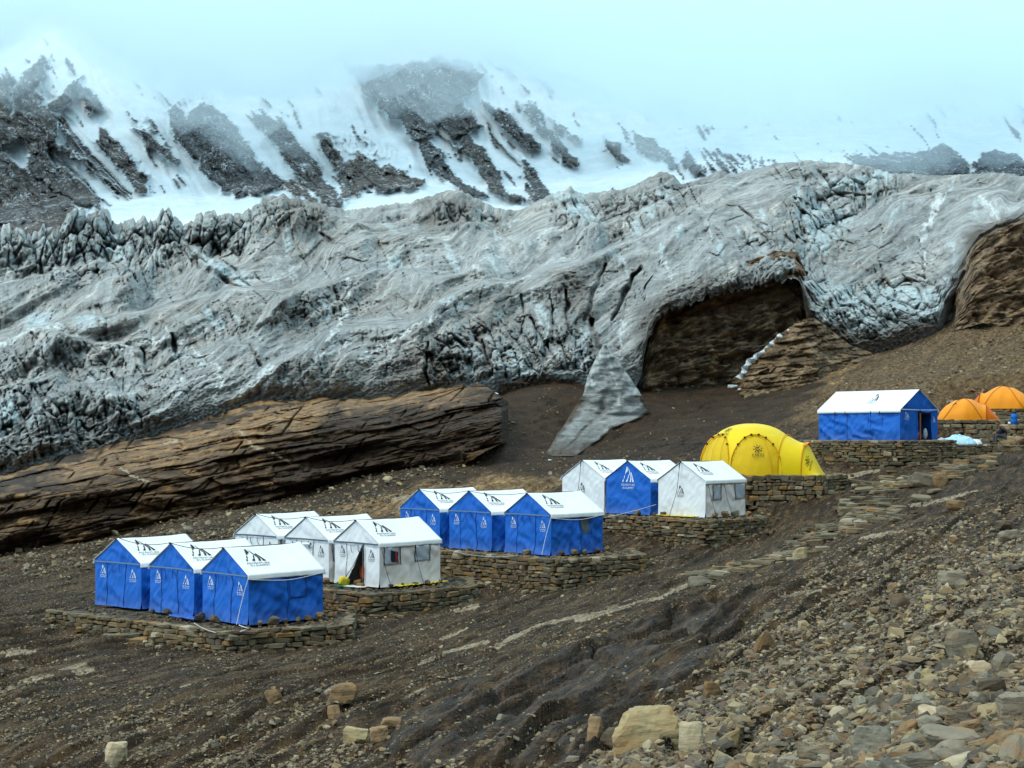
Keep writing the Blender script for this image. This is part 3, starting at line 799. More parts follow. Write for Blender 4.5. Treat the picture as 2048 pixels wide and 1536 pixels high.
def ice_material():
    k = NT("glacier_ice", 0.75)
    k.b.inputs['Specular IOR Level'].default_value = 0.35
    co = k.co('Object')
    n1 = k.noise(co, 0.05, 5, 0.6)
    n2 = k.noise(k.mapping(co, (1, 0.5, 1)), 0.35, 7, 0.65)
    n3 = k.noise(k.mapping(co, (1, .4, 2.2)), 1.9, 6, 0.7)
    # hatch of thin ice layers, lines of nearly equal height bent by the flow
    cmb = k.n("ShaderNodeCombineXYZ"); k.l(k.attr('fa'), cmb.inputs[0]); k.l(k.attr('fb'), cmb.inputs[1])
    s1 = k.noise(k.mapping(cmb.outputs[0], (1 / 42., 1 / 6., 1)), 1.0, 7, 0.78, 0.0)
    s2 = k.noise(k.mapping(cmb.outputs[0], (1 / 170., 1 / 26., 1)), 1.0, 5, 0.65, 0.1)
    hatch = k.math('ADD', k.math('MULTIPLY', s1, 0.62), k.math('ADD', k.math('MULTIPLY', n3, 0.2), k.math('MULTIPLY', s2, 0.2)))
    dirty = k.ramp(hatch, [(0.37, (0.075, 0.074, 0.071)), (0.46, (0.215, 0.212, 0.203)), (0.53, (0.33, 0.326, 0.312)), (0.62, (0.60, 0.595, 0.575))])
    s3 = k.noise(k.mapping(cmb.outputs[0], (1 / 420., 1 / 15., 1)), 1.0, 4, 0.6, 0.0)
    dirty = k.mix(1.0, dirty, k.ramp(s3, [(0.36, 0.62), (0.5, 1.0), (0.62, 1.35)]), 'MULTIPLY')
    dirty = k.mix(k.ramp(n1, [(0.42, 0.0), (0.64, 0.5)]), dirty, k.mix(1.0, dirty, (1.0, 0.86, 0.74), 'MULTIPLY'))
    dirty = k.mix(k.ramp(n2, [(0.44, 0.0), (0.66, 0.5)]), dirty, (0.42, 0.44, 0.44))
    cl = k.ramp(n3, [(0.25, (0.22, 0.28, 0.30)), (0.5, (0.50, 0.58, 0.59)), (0.72, (0.72, 0.78, 0.79))])
    col = k.mix(k.attr('clean'), dirty, cl)
    col = k.mix(k.attr('white'), col, (0.66, 0.68, 0.66))
    md = k.ramp(n3, [(0.3, (0.05, 0.032, 0.02)), (0.6, (0.12, 0.083, 0.055)), (0.75, (0.2, 0.155, 0.115))])
    col = k.mix(k.attr('mud'), col, md)
    nb = k.bump(hatch, 1.0, 0.45)
    nb = k.bump(n2, 0.5, 0.9, nb)
    return k.done(col, nb)
M_ICE = ice_material()
me = new_mesh("glacier", V3, grid_quads(nr, nc))
add_attr(me, "clean", clean); add_attr(me, "mud", mud); add_attr(me, "white", white); add_attr(me, "fa", a); add_attr(me, "fb", fb_)
o = link("glacier", me, M_ICE); tag(o, kind='structure')
print("glacier", time.time() - T0)
# ------------------------------------------------------------------ mountain wall behind the glacier
nc, nr = 860, 340
u = np.linspace(-340, 2420, nc)
b0 = curve([(-500,520),(0,500),(400,455),(700,440),(1050,440),(1400,400),(2048,400),(2600,400)], u)
b1 = curve([(-500,460),(0,455),(150,430),(260,430),(400,430),(520,410),(600,410),(700,405),(850,390),(1000,405),(1200,390),(1400,350),(1700,345),(2048,350),(2600,350)], u)
rows = [(b0 + 40, 380 + 0 * u), (b1, 440 + 0 * u), (b1 - 50, 500 + 0 * u), (b1 * 0 + 250, 560 + 0 * u), (b1 * 0 + 60, 640 + 0 * u), (b1 * 0 - 160, 730 + 0 * u), (b1 * 0 - 420, 840 + 0 * u)]
MY, MZ = loft(u, rows, [0, .05, .18, .64, .86, .95, 1], nr)
MU = np.broadcast_to(u, MY.shape).copy(); MV = HY - MZ * F / MY
wu = MU + fbm(MU / 24, MV / 24, 4, 111) * 13; wv = MV + fbm(MU / 24, MV / 24, 4, 113) * 13
def rot2(a, b, deg):
    c, s = math.cos(math.radians(deg)), math.sin(math.radians(deg)); return a * c + b * s, -a * s + b * c
al_, ac_ = rot2(MU + fbm(MU / 120, MV / 120, 2, 120) * 30, MV, 55)     # along / across the gullies (they run down to the right)
POLY = [ # polygon, soft, density, tint (0 grey .. 1 brown)
 ([(-500,180),(0,300),(61,350),(137,401),(175,425),(150,475),(0,490),(-500,490)], 6, 1.3, .5),
 ([(0,232),(40,225),(75,206),(120,228),(110,280),(95,320),(150,350),(200,400),(205,420),(140,402),(62,352),(55,300),(45,280),(0,298)], 5, 1.1, .5),
 ([(-500,120),(0,155),(20,150),(18,230),(0,285),(-500,260)], 8, .9, .8),
 ([(20,200),(40,150),(70,125),(97,116),(88,150),(75,180),(90,200),(60,225),(30,230)], 5, .95, .5),
 ([(95,215),(130,180),(157,152),(166,150),(145,178),(140,208),(120,218)], 4, 1.2, .6),
 ([(150,170),(180,172),(202,198),(207,218),(190,208),(175,228),(165,200)], 5, .9, .4),
 ([(70,180),(90,140),(130,140),(150,170),(120,200)], 8, .35, .4),
 ([(200,255),(230,275),(270,320),(295,355),(300,382),(280,392),(255,355),(225,320),(200,300),(190,285)], 6, .9, .6),
 ([(262,248),(290,260),(330,295),(360,322),(350,328),(318,308),(280,275)], 4, .95, .4),
 ([(245,212),(290,235),(335,280),(345,295),(320,290),(270,245)], 8, .45, .4),
 ([(105,282),(150,305),(190,340),(180,342),(130,315),(100,295)], 4, .8, .4),
 ([(335,225),(345,195),(360,215),(375,235),(395,205),(430,215),(460,240),(490,280),(525,330),(548,350),(570,357),(560,372),(520,387),(490,392),(470,392),(440,372),(405,347),(398,330),(370,300),(345,270)], 6, 1.05, .3),
 ([(395,215),(430,220),(460,250),(485,285),(510,320),(520,345),(495,348),(462,305),(432,262),(405,250)], 6, 1.5, .1),
 ([(510,225),(560,235),(592,270),(612,300),(640,330),(652,360),(690,395),(702,400),(680,412),(650,412),(640,392),(600,372),(585,345),(568,320),(548,290),(528,262)], 6, .8, .5),
 ([(630,270),(652,262),(668,290),(700,330),(702,362),(675,342),(650,312),(638,290)], 5, .9, .6),
 ([(570,355),(600,372),(640,395),(635,410),(560,375)], 5, .8, .9),
 ([(720,174),(761,222),(782,239),(803,239),(813,270),(840,277),(871,272),(875,258),(862,232),(905,277),(939,268),(960,256),(932,215),(928,195),(945,180),(970,150),(930,120),(870,115),(780,130),(700,130)], 5, 1.25, .35),
 ([(828,276),(860,280),(887,305),(907,345),(942,372),(978,392),(955,402),(910,377),(868,347),(838,305)], 6, .95, .3),
 ([(918,266),(942,272),(967,300),(987,330),(1002,355),(1012,380),(1048,397),(1042,404),(985,387),(968,355),(943,320),(920,290)], 5, 1.15, .5),
 ([(960,200),(1010,225),(1042,250),(1062,275),(1083,290),(1082,302),(1058,300),(1030,280),(1000,250),(972,222)], 5, 1.1, .3),
 ([(1045,212),(1070,224),(1087,250),(1107,262),(1118,285),(1147,310),(1160,330),(1150,337),(1123,318),(1103,290),(1083,265),(1058,240)], 4, .85, .5),
 ([(1112,270),(1135,295),(1160,326),(1156,336),(1125,315)], 4, 1.3, .7),
 ([(1042,310),(1060,325),(1077,350),(1097,380),(1120,400),(1090,408),(1052,402),(1048,370),(1042,340)], 6, .8, .3),
 ([(700,320),(715,303),(740,312),(762,333),(780,328),(800,345),(850,357),(852,372),(820,380),(790,377),(770,387),(740,377),(710,387),(685,392),(680,340)], 6, .9, .75),
 ([(1045,203),(1072,208),(1088,235),(1078,243),(1055,225)], 4, .9, .2),
 ([(1100,235),(1130,250),(1165,280),(1150,282),(1110,255)], 5, .7, .3),
 ([(1205,272),(1240,288),(1253,315),(1235,318),(1213,300)], 5, .95, .6),
 ([(1265,265),(1310,283),(1342,308),(1362,330),(1340,333),(1298,310),(1272,300)], 6, .95, .4),
 ([(1368,300),(1400,325),(1410,350),(1380,352),(1366,330)], 6, .9, .4),
 ([(1400,290),(1480,300),(1560,320),(1570,345),(1440,352),(1400,345)], 10, .55, .4),
 ([(1640,300),(1720,295),(1760,310),(1700,330)], 10, .45, .3),
 ([(1700,312),(1760,308),(1850,300),(1882,288),(1912,300),(1942,335),(1942,352),(1850,357),(1780,352),(1720,332)], 8, 1.1, .0),
 ([(1945,342),(1960,308),(1992,298),(2050,318),(2110,325),(2600,320),(2600,370),(1945,357)], 8, 1.2, .0),
]
rock = np.zeros(MU.shape); tint = np.full(MU.shape, 0.35)
for poly, soft, dens, tn in POLY:
    m = poly_mask(wu, wv, poly, soft) * dens
    tint = np.where(m > rock, tn, tint)
    rock = np.maximum(rock, m)
LINES = [[(118,232),(150,285),(185,330),(225,370),(255,398)],[(124,232),(160,285),(200,335),(245,380),(262,396)],[(115,238),(140,285),(178,335),(215,372),(235,395)],[(130,240),(168,290),(215,340),(258,385)],
         [(95,300),(160,350),(200,395),(220,410)],[(872,260),(905,290),(920,300)],[(1010,300),(1045,335)],[(980,265),(1010,300),(1040,330)]]
for ln in LINES:
    d, sd, t = line_dist(MU + fbm(MU / 18, MV / 18, 2, 5) * 5, MV, ln)
    rock = np.maximum(rock, 0.62 * (1 - sstep(0.6, 2.2, d)))
spk = fbm(al_ / 16, ac_ / 6, 5, 131, 0.6)
spk2 = fbm(MU / 7, MV / 5, 3, 135)
cont = rock * .90 + 0.62 * fbm(al_ / 40, ac_ / 8, 4, 133, .55) + 0.25 * spk2 + .15 * spk
rockm = np.where(rock > 0.02, sstep(0.48, 0.58, cont - 0.25 * np.clip(fbm(MU / 5, MV / 4, 3, 137), 0, 1)), 0)
rockm = np.maximum(rockm, sstep(0.36, 0.40, fbm(al_ / 90, ac_ / 13, 3, 141, .5) * .9 + 0.38 * fbm(MU / 110, MV / 90, 2, 140) + .16 * spk2 + .12 * spk) * 0.95 * (MV < 385))
rockm = np.maximum(rockm, 0 * sstep(0.30, 0.36, fbm(al_ / 40, ac_ / 4, 3, 143) + .3 * fbm(MU / 60, MV / 60, 2, 144)) * 0.7 * (MV < 380))
h = rock * 6.0
h = h + 5 * ridged(al_ / 260, ac_ / 48, 2, 151) + 3.5 * rock * ridged(al_ / 40, ac_ / 18, 4, 155)
h = h + rockm * (1.2 + 3.4 * ridged(al_ / 60, ac_ / 12, 4, 158)) + 0.5 * fbm(MU / 14, MV / 10, 3, 159)
h = h + 0.9 * fbm(al_ / 160, ac_ / 7, 3, 160) * sstep(0.1, 0.3, np.linspace(0, 1, nr))[:, None]
f1, f2, cid = worley(al_ / 26, ac_ / 13, 9)
h = h + rockm * (cid - .5) * 5
# ice cliffs in the middle
ser = poly_mask(MU, MV, [(660,270),(700,250),(790,300),(790,320),(700,310)], 8) 
h = h + ser * 5 * ridged(MU / 10, MV / 30, 2, 162)
dep = 1 - h * 1.35 / MY            # the relief stands out of the wall towards the valley
MX = (MU - CX) / F * MY * dep; MY2 = MY * dep; MZ2 = MZ * dep
me = new_mesh("mountain", np.stack([MX, MY2, MZ2], -1), grid_quads(nr, nc))
add_attr(me, "rock", rockm); add_attr(me, "tint", tint)
def mountain_material():
    k = NT("snowy_rock", 0.85)
    co = k.co('Object')
    n1 = k.noise(co, 0.11, 7, 0.65); n2 = k.noise(k.mapping(co, (1, 1, 1.0)), 0.5, 6, 0.7)
    g = k.ramp(n2, [(0.36, (0.016, 0.021, 0.030)), (0.52, (0.055, 0.060, 0.070)), (0.66, (0.16, 0.16, 0.16))])
    b = k.ramp(n2, [(0.36, (0.035, 0.027, 0.022)), (0.52, (0.14, 0.10, 0.072)), (0.66, (0.30, 0.22, 0.155))])
    rk = k.mix(k.math('MULTIPLY', k.attr('tint'), k.ramp(n1, [(0.35, 0.4), (0.65, 1.5)])), g, b)
    rk = k.mix(k.ramp(k.math('ADD', k.math('MULTIPLY', k.noise(k.mapping(co, (1, 1, .6), (0, .6, 0)), 0.9, 5, 0.75), 0.65), k.math('MULTIPLY', n1, 0.35)), [(0.54, 0.0), (0.60, 0.85)]), rk, (0.72, 0.78, 0.8))
    sn = k.ramp(n1, [(0.3, (0.72, 0.79, 0.82)), (0.6, (0.88, 0.91, 0.92))])
    col = k.mix(k.attr('rock'), sn, rk)
    nb = k.bump(n2, 0.9, 1.0)
    return k.done(col, nb)
M_MTN = mountain_material()
o = link("mountain", me, M_MTN); tag(o, kind='structure')
print("mountain", time.time() - T0)

# ------------------------------------------------------------------ cloud resting on the mountain wall
def cloud_bank(name, Y1, Y2, vc_pts, dens, amp, seed, lift, scale=1.0):
    nc, nr = 170, 26
    u = np.linspace(-700, 2800, nc)
    vc = curve(vc_pts, u); vc = smooth1(vc, 9)
    t = np.linspace(0, 1, nr)[:, None]
    Y = Y1 + (Y2 - Y1) * t + 0 * u
    U = u + 0 * t
    v = vc + 30 - lift * (1 - t) ** 1.2
    v = v + amp * fbm(U / (150 * scale), Y / 60, 4, seed) + amp * 0.5 * fbm(U / (45 * scale), Y / 25, 3, seed + 5)
    X = (U - CX) / F * Y; Z = (HY - v) / F * Y
    top = np.full(X.shape, 172.0)
    V = np.concatenate([np.stack([X, Y, np.minimum(Z, 168)], -1).reshape(-1, 3), np.stack([X, Y, top], -1).reshape(-1, 3)])
    q = [grid_quads(nr, nc, True), grid_quads(nr, nc, False, nr * nc)]
    n = nr * nc
    i = np.arange(nc - 1)
    q.append(np.stack([i, i + 1, i + 1 + n, i + n], -1))
    j = (nr - 1) * nc + i
    q.append(np.stack([j + 1, j, j + n, j + 1 + n], -1))
    r = np.arange(nr - 1) * nc
    q.append(np.stack([r + nc, r, r + n, r + nc + n], -1))
    r2 = r + nc - 1
    q.append(np.stack([r2, r2 + nc, r2 + nc + n, r2 + n], -1))
    me = new_mesh(name, V, np.concatenate(q), smooth=False)
    m = bpy.data.materials.new(name)
    m.use_nodes = True
    nt = m.node_tree; nt.nodes.clear()
    out = nt.nodes.new("ShaderNodeOutputMaterial"); pv = nt.nodes.new("ShaderNodeVolumePrincipled")
    pv.inputs['Color'].default_value = (0.88, 0.96, 1.0, 1)
    pv.inputs['Density'].default_value = dens
    pv.inputs['Anisotropy'].default_value = 0.0
    nt.links.new(pv.outputs[0], out.inputs['Volume'])
    o = link(name, me, m); tag(o, kind='stuff')
    return o
VC = [(-700,150),(0,150),(60,112),(120,105),(200,160),(300,215),(420,225),(540,240),(600,235),(680,215),(740,175),(820,165),(900,160),(960,165),(1020,190),(1100,215),(1200,250),(1300,275),(1400,295),(1550,295),(1700,285),(1850,290),(2048,275),(2800,275)]
cloud_bank("cloud", 450, 700, VC, 0.024, 62, 201, 120)
cloud_bank("cloud_wisps", 395, 445, [(p[0], p[1] + 34) for p in VC], 0.009, 105, 233, 40, 1.3)
print("cloud", time.time() - T0)
# ================================================================== STONES
def stone_material(name, stops, rough=0.85, bump=0.5, scale=1.0):
    k = NT(name, rough)
    oi = k.n("ShaderNodeObjectInfo")
    co = k.co('Object')
    add = k.n("ShaderNodeVectorMath", operation='ADD')
    k.l(co, add.inputs[0])
    cmb = k.n("ShaderNodeCombineXYZ")
    k.l(k.math('MULTIPLY', oi.outputs['Random'], 77.0), cmb.inputs[0]); k.l(cmb.outputs[0], add.inputs[1])
    vec = add.outputs[0]
    n = k.noise(vec, 1.4 * scale, 6, 0.65)
    lay = k.noise(k.mapping(vec, (0.6, 0.6, 5.0)), 1.3 * scale, 5, 0.6)
    col = k.ramp(oi.outputs['Random'], stops, 'CONSTANT')
    sh = k.ramp(k.math('ADD', k.math('MULTIPLY', n, 0.5), k.math('MULTIPLY', lay, 0.5)), [(0.32, 0.55), (0.5, 1.0), (0.66, 1.45)])
    col = k.mix(1.0, col, sh, 'MULTIPLY')
    rust = k.ramp(k.noise(vec, 0.7 * scale, 3), [(0.55, 0.0), (0.68, 0.6)])
    col = k.mix(rust, col, (0.20, 0.12, 0.055))
    col = k.mix(1.0, col, (1.38, 1.16, 0.90), 'MULTIPLY')
    return k.done(col, k.bump(k.math('ADD', n, lay), bump, 0.06))
SC_STOPS = [(0.0, (0.075, 0.068, 0.060)), (0.12, (0.15, 0.135, 0.105)), (0.24, (0.10, 0.10, 0.095)), (0.34, (0.20, 0.18, 0.135)), (0.44, (0.13, 0.105, 0.075)), (0.54, (0.17, 0.175, 0.16)),
            (0.63, (0.115, 0.095, 0.085)), (0.72, (0.24, 0.215, 0.155)), (0.80, (0.085, 0.08, 0.075)), (0.88, (0.16, 0.115, 0.075)), (0.93, (0.30, 0.28, 0.24)), (0.97, (0.23, 0.20, 0.12))]
WL_STOPS = [(0.0, (0.075, 0.072, 0.058)), (0.13, (0.11, 0.10, 0.075)), (0.27, (0.085, 0.085, 0.075)), (0.4, (0.14, 0.12, 0.085)), (0.52, (0.10, 0.085, 0.06)), (0.64, (0.13, 0.13, 0.11)),
            (0.75, (0.19, 0.135, 0.07)), (0.83, (0.09, 0.075, 0.06)), (0.9, (0.17, 0.16, 0.13)), (0.96, (0.30, 0.30, 0.27))]
M_STONE = stone_material("scree_stone", SC_STOPS)
M_WALLST = stone_material("wall_stone", WL_STOPS)
M_YEL = stone_material("cream_boulder", [(0.0, (0.27, 0.245, 0.165)), (0.5, (0.25, 0.225, 0.16))], scale=2.0)
M_PALE = stone_material("pale_rock", [(0.0, (0.30, 0.285, 0.23)), (0.5, (0.34, 0.31, 0.25))], scale=2.0)
M_TAN = stone_material("tan_rock", [(0.0, (0.15, 0.11, 0.07)), (0.5, (0.20, 0.15, 0.10))], scale=2.0)
M_GREY = stone_material("grey_rock", [(0.0, (0.12, 0.118, 0.11)), (0.5, (0.165, 0.16, 0.145))], scale=2.0)
M_BLUEG = stone_material("slate_rock", [(0.0, (0.11, 0.118, 0.118)), (0.5, (0.15, 0.158, 0.152))], scale=2.0)
M_DARKR = stone_material("dark_rock", [(0.0, (0.055, 0.052, 0.05)), (0.5, (0.075, 0.065, 0.055))], scale=2.0)

def hull_rock(name, seed, n=13, flat=1.0, mat=None, boxy=0.0):
    r = random.Random(seed)
    bm = bmesh.new()
    for i in range(n):
        while True:
            p = Vector((r.uniform(-1, 1), r.uniform(-1, 1), r.uniform(-1, 1)))
            if 0.2 < p.length < 1.35: break
        q = p.normalized()
        m = max(abs(q.x), abs(q.y), abs(q.z))
        q = q * (1 - boxy) + (q / m) * boxy * 0.85
        q = q * r.uniform(0.82, 1.0)
        q.z *= flat
        bm.verts.new(q * 0.5)
    bmesh.ops.convex_hull(bm, input=bm.verts)
    bmesh.ops.delete(bm, geom=[v for v in bm.verts if not v.link_faces], context='VERTS')
    bmesh.ops.recalc_face_normals(bm, faces=bm.faces)
    me = bpy.data.meshes.new(name); bm.to_mesh(me); bm.free()
    me.materials.append(mat or M_STONE)
    return me
ROCKS = [hull_rock("stone_shape", 100 + i, 12 + i % 5, [1, .55, .8, .35, .7][i % 5], boxy=[.2, .6, .4][i % 3]) for i in range(12)]

def big_rock(name, seed, dims, mat, boxy=0.5, flat=1.0, rough=0.05):
    """a boulder of real size: hull, rounded edges, broken surface"""
    me0 = hull_rock("tmp", seed, 20, flat, mat, boxy)
    bm = bmesh.new(); bm.from_mesh(me0)
    bpy.data.meshes.remove(me0)
    bmesh.ops.bevel(bm, geom=list(bm.edges), offset=0.06, segments=2, affect='EDGES', clamp_overlap=True)
    bmesh.ops.triangulate(bm, faces=bm.faces)
    bmesh.ops.subdivide_edges(bm, edges=[e for e in bm.edges if e.calc_length() > 0.10], cuts=2 if rough > .06 else 1, use_grid_fill=False)
    bmesh.ops.triangulate(bm, faces=bm.faces)
    co = np.array([v.co[:] for v in bm.verts])
    lo, hi = co.min(0), co.max(0); co = (co - (lo + hi) / 2) / (hi - lo)
    n = fbm(co[:, 0] * 4 + co[:, 2] * 2 + seed, co[:, 1] * 4 - co[:, 2] * 3, 3, seed % 7) + (.8 * fbm(co[:, 2] * 9 + co[:, 0] * 2, co[:, 0] * 1.5 + seed, 3, 3) if rough > .06 else 0)
    co = co * (1 + rough * 2.2 * n[:, None])
    co = co * np.array(dims)
    for v, c in zip(bm.verts, co): v.co = c
    bmesh.ops.recalc_face_normals(bm, faces=bm.faces)
    me = bpy.data.meshes.new(name); bm.to_mesh(me); bm.free()
    me.materials.append(mat)
    return me

from mathutils import noise as mnoise
def craggy(name, seed, dims, mat, sub=4, planes=8):
    """a broken boulder: a ball cut by random planes, then roughened with cracks and pits"""
    r = random.Random(seed)
    pl = []
    for i in range(planes):
        n_ = Vector((r.gauss(0, 1), r.gauss(0, 1), r.gauss(0, .8))).normalized(); pl.append((n_, r.uniform(.62, .95)))
    for n_, h in ((Vector((0, 0, 1)), .8), (Vector((0, 0, -1)), .7), (Vector((1, 0, .1)), .92), (Vector((-1, 0, 0)), .92), (Vector((0, -1, .2)), .85)): pl.append((n_.normalized(), h))
    bm = bmesh.new(); bmesh.ops.create_icosphere(bm, subdivisions=sub, radius=1)
    o3 = Vector((seed * 1.7, seed * .3, 0))
    for v in bm.verts:
        d = v.co.normalized(); rr = 1.15
        for n_, h in pl:
            c = n_.dot(d)
            if c > .05: rr = min(rr, h / c)
        q = d * rr
        f = mnoise.fractal(q * 2.2 + o3, .8, 2.1, 5)
        lay = mnoise.noise(Vector((q.x * .8, q.y * .8, q.z * 7 + q.x * 2)) + o3)
        cr = abs(mnoise.noise(q * 1.5 + o3 * 2)); cr = -.07 * max(0, 1 - cr / .045)
        v.co = q * (1 + .07 * f + .035 * lay + cr)
    co = np.array([v.co[:] for v in bm.verts]); lo, hi = co.min(0), co.max(0); co = (co - (lo + hi) / 2) / (hi - lo) * np.array(dims)
    for v, c in zip(bm.verts, co): v.co = c
    me = bpy.data.meshes.new(name); bm.to_mesh(me); bm.free()
    for p_ in me.polygons: p_.use_smooth = False
    me.materials.append(mat)
    return me

# single boulders the photograph shows: u, v of the foot, width px, height px, material, label
BOULDERS = [
 (1285,1508,132,104,M_YEL,.35,"largest boulder in the foreground, rounded and cream yellow, dark split across its middle","boulder"),
 (1382,1500,48,68,M_PALE,.8,"upright pale block with a flat top leaning against the right of the big cream boulder","rock"),
 (1190,1470,30,56,M_TAN,.8,"upright rusty brown slab left of the big cream boulder","rock"),
 (1222,1462,46,46,M_DARKR,.5,"dark grey rock wedged between rusty slab and big cream boulder","rock"),
 (1196,1498,48,32,M_DARKR,.6,"low charcoal rock in front of the rusty upright slab","rock"),
 (233,1534,42,56,M_PALE,.7,"pale grey tilted block alone near the lower left corner of the slope","rock"),
 (684,1450,58,40,M_TAN,.6,"brown wedge rock at the back of the small rock cluster on the dark ledges","rock"),
 (712,1478,50,36,M_YEL,.6,"olive tan flat topped rock at the front of the small rock cluster","rock"),
 (668,1440,26,30,M_TAN,.5,"small ochre rock at the left end of the small rock cluster","rock"),
 (758,1456,36,32,M_TAN,.8,"squarish brown rock on the right side of the small rock cluster","rock"),
 (784,1438,44,20,M_TAN,.6,"thin brown slab behind the squarish rock of the small cluster","rock"),
 (546,1432,32,32,M_TAN,.8,"lone brown angular rock left of centre on the pebbly slope","rock"),
 (1905,1178,54,40,M_GREY,.8,"grey tapering slab standing proud of the scree, below the ochre trail stones","rock"),
 (1893,1200,26,26,M_YEL,.5,"yellow and white rock just below the grey tapering slab","rock"),
 (1800,1222,38,40,M_DARKR,.9,"dark brown cube shaped rock on the scree","rock"),
 (1530,1316,46,50,M_TAN,.6,"tan pointed boulder among the loose stones right of the dark ledges","boulder"),
 (1423,1378,30,36,M_TAN,.7,"small upright tan block at the edge of the dark ledges","rock"),
 (1632,1428,42,30,M_YEL,.5,"round yellow stone in the lower scree","rock"),
 (1745,1500,72,76,M_BLUEG,.6,"bluish grey folded rock in the lower scree with streaked face","boulder"),
 (1900,1500,112,50,M_GREY,.9,"long grey layered slab lying in the lower right scree","boulder"),
 (2030,1405,70,72,M_GREY,.5,"big grey rock at the right edge above the mossy patch","boulder"),
 (1966,1444,42,30,M_YEL,.7,"yellow block left of the mossy patch","rock"),
 (1860,1466,50,34,M_BLUEG,.4,"rounded blue grey stone with a reddish underside above the long slab","rock"),
 (1576,1502,50,36,M_GREY,.8,"layered brown grey block near the bottom edge right of centre","rock"),
 (1506,1520,26,34,M_YEL,.5,"small golden stone near the bottom edge","rock"),
 (1550,1536,26,50,M_BLUEG,.8,"narrow blue grey splinter standing at the bottom edge","rock"),
 (1890,1536,74,36,M_GREY,.8,"flat wedge shaped stone at the bottom edge on the right","rock"),
 (1925,1345,60,70,M_GREY,.4,"tall grey rock at the right with pale lichen","boulder"),
 (1960,1330,50,40,M_PALE,.7,"pale bluish block beside the tall grey rock","rock"),
 (2010,1330,50,50,M_GREY,.7,"grey blocky rock against the right edge","rock"),
 (1845,985,54,32,M_GREY,.6,"grey boulder in the rubble below the flat stone steps","boulder"),
 (1880,980,30,30,M_TAN,.6,"rust stained rock right of the grey boulder below the steps","rock"),
 (1912,1032,42,22,M_TAN,.5,"low brown rock on the trail under the stone steps","rock"),
 (1600,1110,30,28,M_YEL,.7,"tilted ochre rock in the middle of the trail edge","rock"),
 (1400,1170,46,26,M_GREY,.9,"flat grey slab at the lower left end of the trail edge","rock"),
 (2020,1085,44,30,M_GREY,.5,"rounded grey rock near the right edge above the scree","rock"),
 (2010,1060,40,22,M_DARKR,.6,"dark slab behind the rounded grey rock near the right edge","rock"),
]
for i, (uu, vv, w, h, mat, boxy, lab, cat) in enumerate(BOULDERS):
    p = gpoint(uu, vv - 2)
    s = p.y / F
    dims = (w * s * 1.05, w * s * 0.85, h * s * 1.0)
    me = craggy("rock", 300 + i, dims, mat, 4 if w > 60 else 3)
    o = link("boulder" if cat == "boulder" else "rock", me)
    o.location = (p.x, p.y, p.z + h * s * 0.36)
    o.rotation_euler = (random.uniform(-.12, .12), random.uniform(-.15, .15), random.uniform(-.4, .4))
    tag(o, lab, cat, "single rocks lying on the slope")

# the scree: far too many stones to count; the largest are things, the rest one scattered mass
rs = np.random.RandomState(5)
SCREE = [(2400,1080),(1990,1090),(1900,1160),(1780,1190),(1640,1215),(1520,1235),(1490,1290),(1400,1345),(1380,1400),(1330,1430),(1240,1480),(1180,1536),(1150,1620),(2400,1620)]
def scatter(n, box, poly, soft, med, sig, lo, hi, thin=None):
    u = rs.uniform(box[0], box[2], n); v = rs.uniform(box[1], box[3], n)
    if poly is not None:
        keep = poly_mask(u + 40 * fbm(u / 60, v / 60, 3, 8), v + 30 * fbm(u / 60, v / 60, 3, 9), poly, soft) > rs.rand(n)
        u, v = u[keep], v[keep]
    Y = ground_at(u, v)
    if thin is not None:
        keep = thin(u, v, Y) > rs.rand(len(u)); u, v, Y = u[keep], v[keep], Y[keep]
    s = np.clip(np.exp(np.log(med) + sig * rs.randn(len(u))), lo, hi)
    keep = s * F / Y > 1.6
    return u[keep], Y[keep], s[keep]
def strat_thin(lo_, hi_, sc=1.0):
    def f(u, v, Y):
        X = (u - CX) / F * Y; al = X * .45 + Y * .9; ac = X * .9 - Y * .45
        t = fbm(al / 3.5, ac / 1.0, 4, 303) + .35 * fbm(X / 5, Y / 5, 2, 304)
        w = poly_mask(u + 40 * fbm(X, Y, 2, 6), v, WET, 14)
        return (lo_ + (hi_ - lo_) * sstep(-.25, .35, t)) * (1 - .82 * w)
    return f
parts_ = [scatter(120000, (1150,1060,2400,1640), SCREE, 26, 0.040, .5, .016, .16),
          scatter(9000, (1150,1060,2400,1640), SCREE, 20, 0.095, .45, .05, .28),
          scatter(90000, (-280,1050,2000,1560), None, 0, 0.040, .5, .018, .16, strat_thin(.10, 1.0)),
          scatter(14000, (-280,1200,1400,1560), [(-280,1380),(300,1400),(700,1440),(900,1400),(1300,1330),(1500,1250),(1500,1400),(1250,1560),(-280,1560)], 30, 0.065, .4, .03, .2, strat_thin(.05, .8)),
          scatter(16000, (1600,1000,2400,1200), [(1600,1120),(1800,1080),(1980,1000),(2400,940),(2400,1180),(1900,1200),(1600,1200)], 20, 0.06, .5, .02, .22),
          scatter(22000, (1560,640,2400,900), [(1620,840),(1680,770),(1900,650),(2400,520),(2400,900),(1900,880)], 12, 0.10, .45, .05, .4, strat_thin(.15, .9)),
          scatter(9000, (0,900,1450,1110), [(0,1130),(700,990),(1130,900),(1450,900),(1450,950),(700,1060),(0,1200)], 12, 0.09, .5, .04, .3, strat_thin(.1, .8)),
          scatter(26000, (-280,800,1060,1190), [(-280,1120),(0,1075),(420,1010),(700,950),(900,880),(1000,830),(1040,840),(1000,900),(760,1010),(420,1090),(0,1170),(-280,1200)], 10, 0.10, .55, .05, .5),
          scatter(5000, (900,740,1640,940), None, 0, 0.075, .4, .04, .25, strat_thin(.1, .5))]
